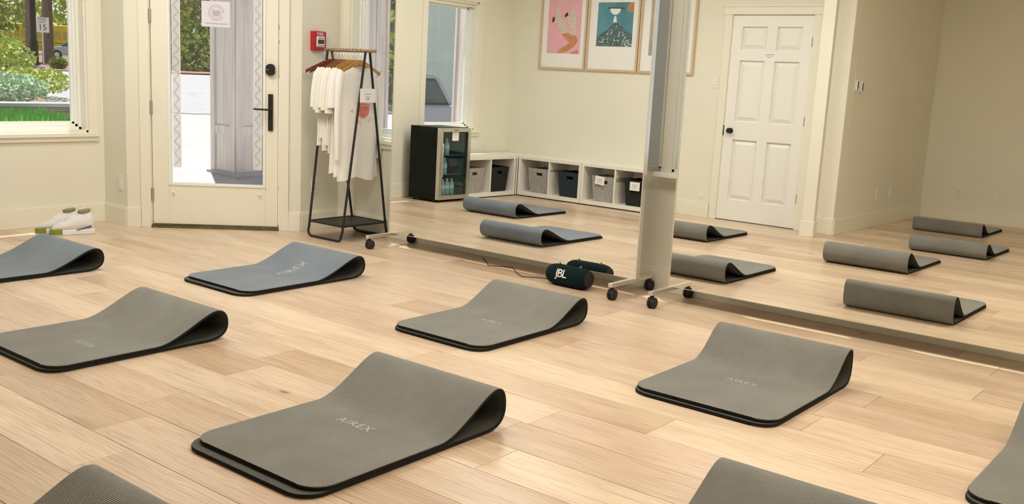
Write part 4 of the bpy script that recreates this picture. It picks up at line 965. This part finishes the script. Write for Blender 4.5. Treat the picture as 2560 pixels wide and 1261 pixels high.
for i, c in enumerate(((-26, 25.4), (-20, 19.5), (-34, 33.5))):
    tree(c, 8, 2.6, 2600, .14, 'leafy', 'leafy tree seen through the window behind the clothes rack, %s' % ['middle one', 'nearest one', 'farthest one'][i], 60+i, .08, .16)
# lamp post, speed sign, bollard sign
lp = thing('lamp_post', 'black street lamp post outside the left window', 'lamp post', (-42.4, 20.38, terr(-42.4)))
m = MB(); m.lathe([(.24, 0), (.24, .15), (.18, .3), (.17, 1.1), (.14, 1.2), (.125, 1.3), (.11, 6.2)], 14); m.build('post', M['black'], lp, smooth=50)
m = MB(); m.lathe([(.42, 0), (.42, .12), (.38, .18), (.28, .18)], 16, (0, 0, -.03)); m.build('base', M['conc'], lp)
m = MB(); m.lathe([(.12, 6.2), (.26, 6.35), (.28, 6.7), (.14, 6.9)], 14); m.build('lantern', M['black'], lp)
sp2 = thing('speed_sign', 'white speed limit 15 sign on a thin post', 'sign', (-50, 24.50, terr(-50)), math.atan2(15.22, 31)+PI)
Fs = Matrix(((0, -1, 0, 0), (1, 0, 0, 0), (0, 0, 1, 0), (0, 0, 0, 1)))
m = MB(); m.tube([(-.04, 0, 0), (-.04, 0, 2.36)], .035, 8); m.build('post', M['steel'], sp2)
sp2.rotation_euler = (0, 0, math.atan2(-24.5, 50))
m = MB(); m.box(-.0, .02, -.30, .30, 1.62, 2.36); m.build('sign_plate', M['card'], sp2)
m.build('x', M['card']) if False else None
for s_, z_, sz_ in (('SPEED', 2.26, .15), ('LIMIT', 2.12, .15), ('15', 1.86, .40)):
    text_mesh(s_, sz_, lambda x, y, z_=z_: (.022, x, z_+y), 'lettering', M['slot'], sp2)
# yellow bus
bs = thing('school_bus', 'yellow bus parked across the street behind the trees', 'bus', (-97.0, 48.8, terr(-97)), -.46)
m = MB(); m.box(-1.2, 1.2, -4.6, 4.6, .45, 2.95); m.build('bus_body', M['yellow'], bs, bevel=.12)
M['bwin'] = mat('bus_window', (.50, .46, .10), .2, noise=.2, scale=4)
for k in range(7): m = MB(); m.box(1.2, 1.215, -4.2+k*1.2, -3.15+k*1.2, 1.60, 2.35); m.build('side_window', M['bwin'], bs)
m = MB(); m.box(1.2, 1.225, -4.6, 4.6, 1.2, 1.26); m.box(1.2, 1.225, -4.6, 4.6, .8, .84); m.build('rub_rail', M['slot'], bs)
for y in (-2.4, 2.6): m = MB(); m.lathe([(.45, -.12), (.48, -.08), (.48, .08), (.45, .12)], 20, (1.1, y, .48), 'X'); m.build('wheel', M['rubber'], bs)
# cars
def car(name, loc, rz, paint, label, tall=1.0, box=False):
    t = thing(name, label, 'car', loc, rz); P_ = mat('car_paint_'+name, paint, .3, noise=.03, scale=3); DG = mat('car_glass_'+name, (.10, .13, .14), .1, noise=.15, scale=3)
    prof = [(-2.25, .32), (-2.28, .62), (-2.1, .82), (-1.2, .95), (-.55, 1.42*tall), (.9, 1.45*tall), (1.75, 1.38*tall), (2.15, .95), (2.25, .6), (2.2, .32)]
    low = [(-2.25, .32), (-2.28, .62), (-2.1, .84), (-1.2, .97), (2.12, 1.0), (2.25, .6), (2.2, .32)]
    m = MB(); m.prism([(x, z) for x, z in low], -.9, .9, 'Y'); m.build('car_body', P_, t, bevel=.05, seg=3)
    cab = [(-1.25, .95), (-.55, 1.40*tall), (1.7, 1.40*tall), (2.08, .98)]
    m = MB(); m.prism(cab, -.80, .80, 'Y'); m.build('cabin_glass', DG, t, bevel=.05)
    m = MB(); m.prism([(-.62, 1.39*tall), (-.5, 1.46*tall), (1.6, 1.46*tall), (1.76, 1.39*tall)], -.80, .80, 'Y')
    for sx in (-1, 1):
        for xa, xb in ((-1.25, -.6), (.35, .35), (2.05, 1.7)): m.add([(xa-.04, sx*.80, .95), (xa+.04, sx*.80, .95), (xb+.04, sx*.80, 1.4*tall), (xb-.04, sx*.80, 1.4*tall), (xa-.04, sx*.83, .95), (xa+.04, sx*.83, .95), (xb+.04, sx*.82, 1.4*tall), (xb-.04, sx*.82, 1.4*tall)], [(0, 1, 2, 3), (4, 5, 6, 7), (0, 4, 7, 3), (1, 5, 6, 2)])
    m.build('roof', P_, t, bevel=.02)
    for x in (-1.42, 1.38):
        for y in (-.86, .86): m = MB(); m.lathe([(.30, -.10), (.34, -.07), (.34, .07), (.30, .10)], 20, (x, y, .34), 'Y'); w_ = m.build('wheel', M['rubber'], t, smooth=40); m = MB(); m.lathe([(.19, -.105), (.19, .105)], 14, (x, y, .34), 'Y'); m.build('rim', M['steel'], w_)
    for sx in (-1, 1):
        m = MB(); m.box(-.35, -.16, sx*.905-.012, sx*.905+.012, .80, .83); m.box(.75, .94, sx*.905-.012, sx*.905+.012, .80, .83); m.build('door_handle', M['alu'], t, bevel=.004)
    if box:
        m = MB(); m.tube([(-.75, 0, 1.63*tall), (-.6, 0, 1.66*tall), (0, 0, 1.68*tall), (1.0, 0, 1.67*tall), (1.25, 0, 1.64*tall)], [.10, .19, .21, .21, .14], 16); bx_ = m.build('roof_box', mat('roof_box_black', (.05, .05, .055), .3, noise=.1, scale=5), t, smooth=50)
        m = MB(); 
        for x in (-.3, .8): m.tube([(x, -.75, 1.47*tall), (x, .75, 1.47*tall)], .02, 8)
        m.build('roof_bars', M['black'], t)
    return t
car('parked_car', (-77.0, 40.4, terr(-77)), 1.09, (.45, .60, .75), 'pale blue car parked across the street')
car('parked_car', (-11.4, .75, -.12), -PI*.5, (.42, .44, .52), 'grey car with a black roof box, seen in the left mirror through the window', 1.0, True)
# columns of the porch
def column(c, w_, label):
    t = thing('wooden_column', label, 'column', (c[0], c[1], -.12), 0, 'porch columns'); h = 3.3
    for k in range(4):
        m = MB(Matrix.Rotation(PI/2*k, 4, 'Z')); m.box(-w_/2, w_/2, -w_/2-.0, -w_/2+.03, .1, h); e_ = w_*.18; m.box(-w_/2, -w_/2+e_, -w_/2-.025, -w_/2, .1, h); m.box(w_/2-e_, w_/2, -w_/2-.025, -w_/2, .1, h); m.box(-w_/2+e_, w_/2-e_, -w_/2-.018, -w_/2, .55, .66); m.build('face_board', M['cwood'], t, bevel=.004)
    m = MB(); m.box(-w_/2-.05, w_/2+.05, -w_/2-.05, w_/2+.05, 0, .10); m.build('plinth', M['conc'], t, bevel=.005)
    return t
column((-10.35, 7.5), .48, 'large weathered wooden column outside the entry door')
column((-8.6, 8.12), .19, 'wooden column outside the window behind the clothes rack')
column((-9.1, .12), .18, 'wooden column outside, right of the parked car in the left mirror')
# sided building behind the parked car
M['siding'] = mat('pale_green_siding', (.72, .80, .72), .8, noise=.04, scale=3)
bd = thing('sided_house', 'pale green clapboard house behind the grey car', 'building', (-16.0, -8.5, terr(-16)))
m = MB(); m.box(-3, 0, -7, 7, -.2, 5.4); m.build('wall', M['siding'], bd)
m = MB()
for k in range(44): 
    z = k*.12; m.add([(0, -7, z), (.03, -7, z), (.0, -7, z+.12), (0, 7, z), (.03, 7, z), (0, 7, z+.12)], [(0, 1, 2), (5, 4, 3), (1, 4, 5, 2), (0, 3, 4, 1)])
o = m.build('clapboards', M['siding'], bd); o['kind'] = 'stuff'
M['hwin'] = mat('house_window', (.10, .20, .18), .1, noise=.4, scale=3)
for y, z in ((2.75, 1.35), (2.4, 3.2), (-.5, 1.35)):
    m = MB(); m.box(.0, .06, y-.45, y+.45, z-.1, z+.75); wf = m.build('window', M['slot'], bd); m = MB(); m.box(.06, .065, y-.38, y+.38, z-.03, z+.68); m.build('pane', M['hwin'], wf)
ns = thing('street_sign', 'small white street notice on a post beside the house', 'sign', (-13.5, -4.62, -.12), -.8)
m = MB(); m.tube([(0, 0, 0), (0, 0, 2.3)], .03, 8); m.build('post', M['steel'], ns)
m = MB(); m.box(.03, .045, -.12, .12, 1.55, 2.05); m.build('sign_plate', M['card'], ns)
m = MB(); m.box(.045, .047, -.08, .08, 1.9, 1.95); m.box(.045, .047, -.08, .08, 1.7, 1.8); m.build('printed_bars', M['ink'], ns)
# unseen overhang added to trim the sun through the left windows
m = MB(); m.box(-7.99, -7.62, -3, 4.3, 3.02, 3.1); struct(m.build('sun_trim_eaves', M['trim']))
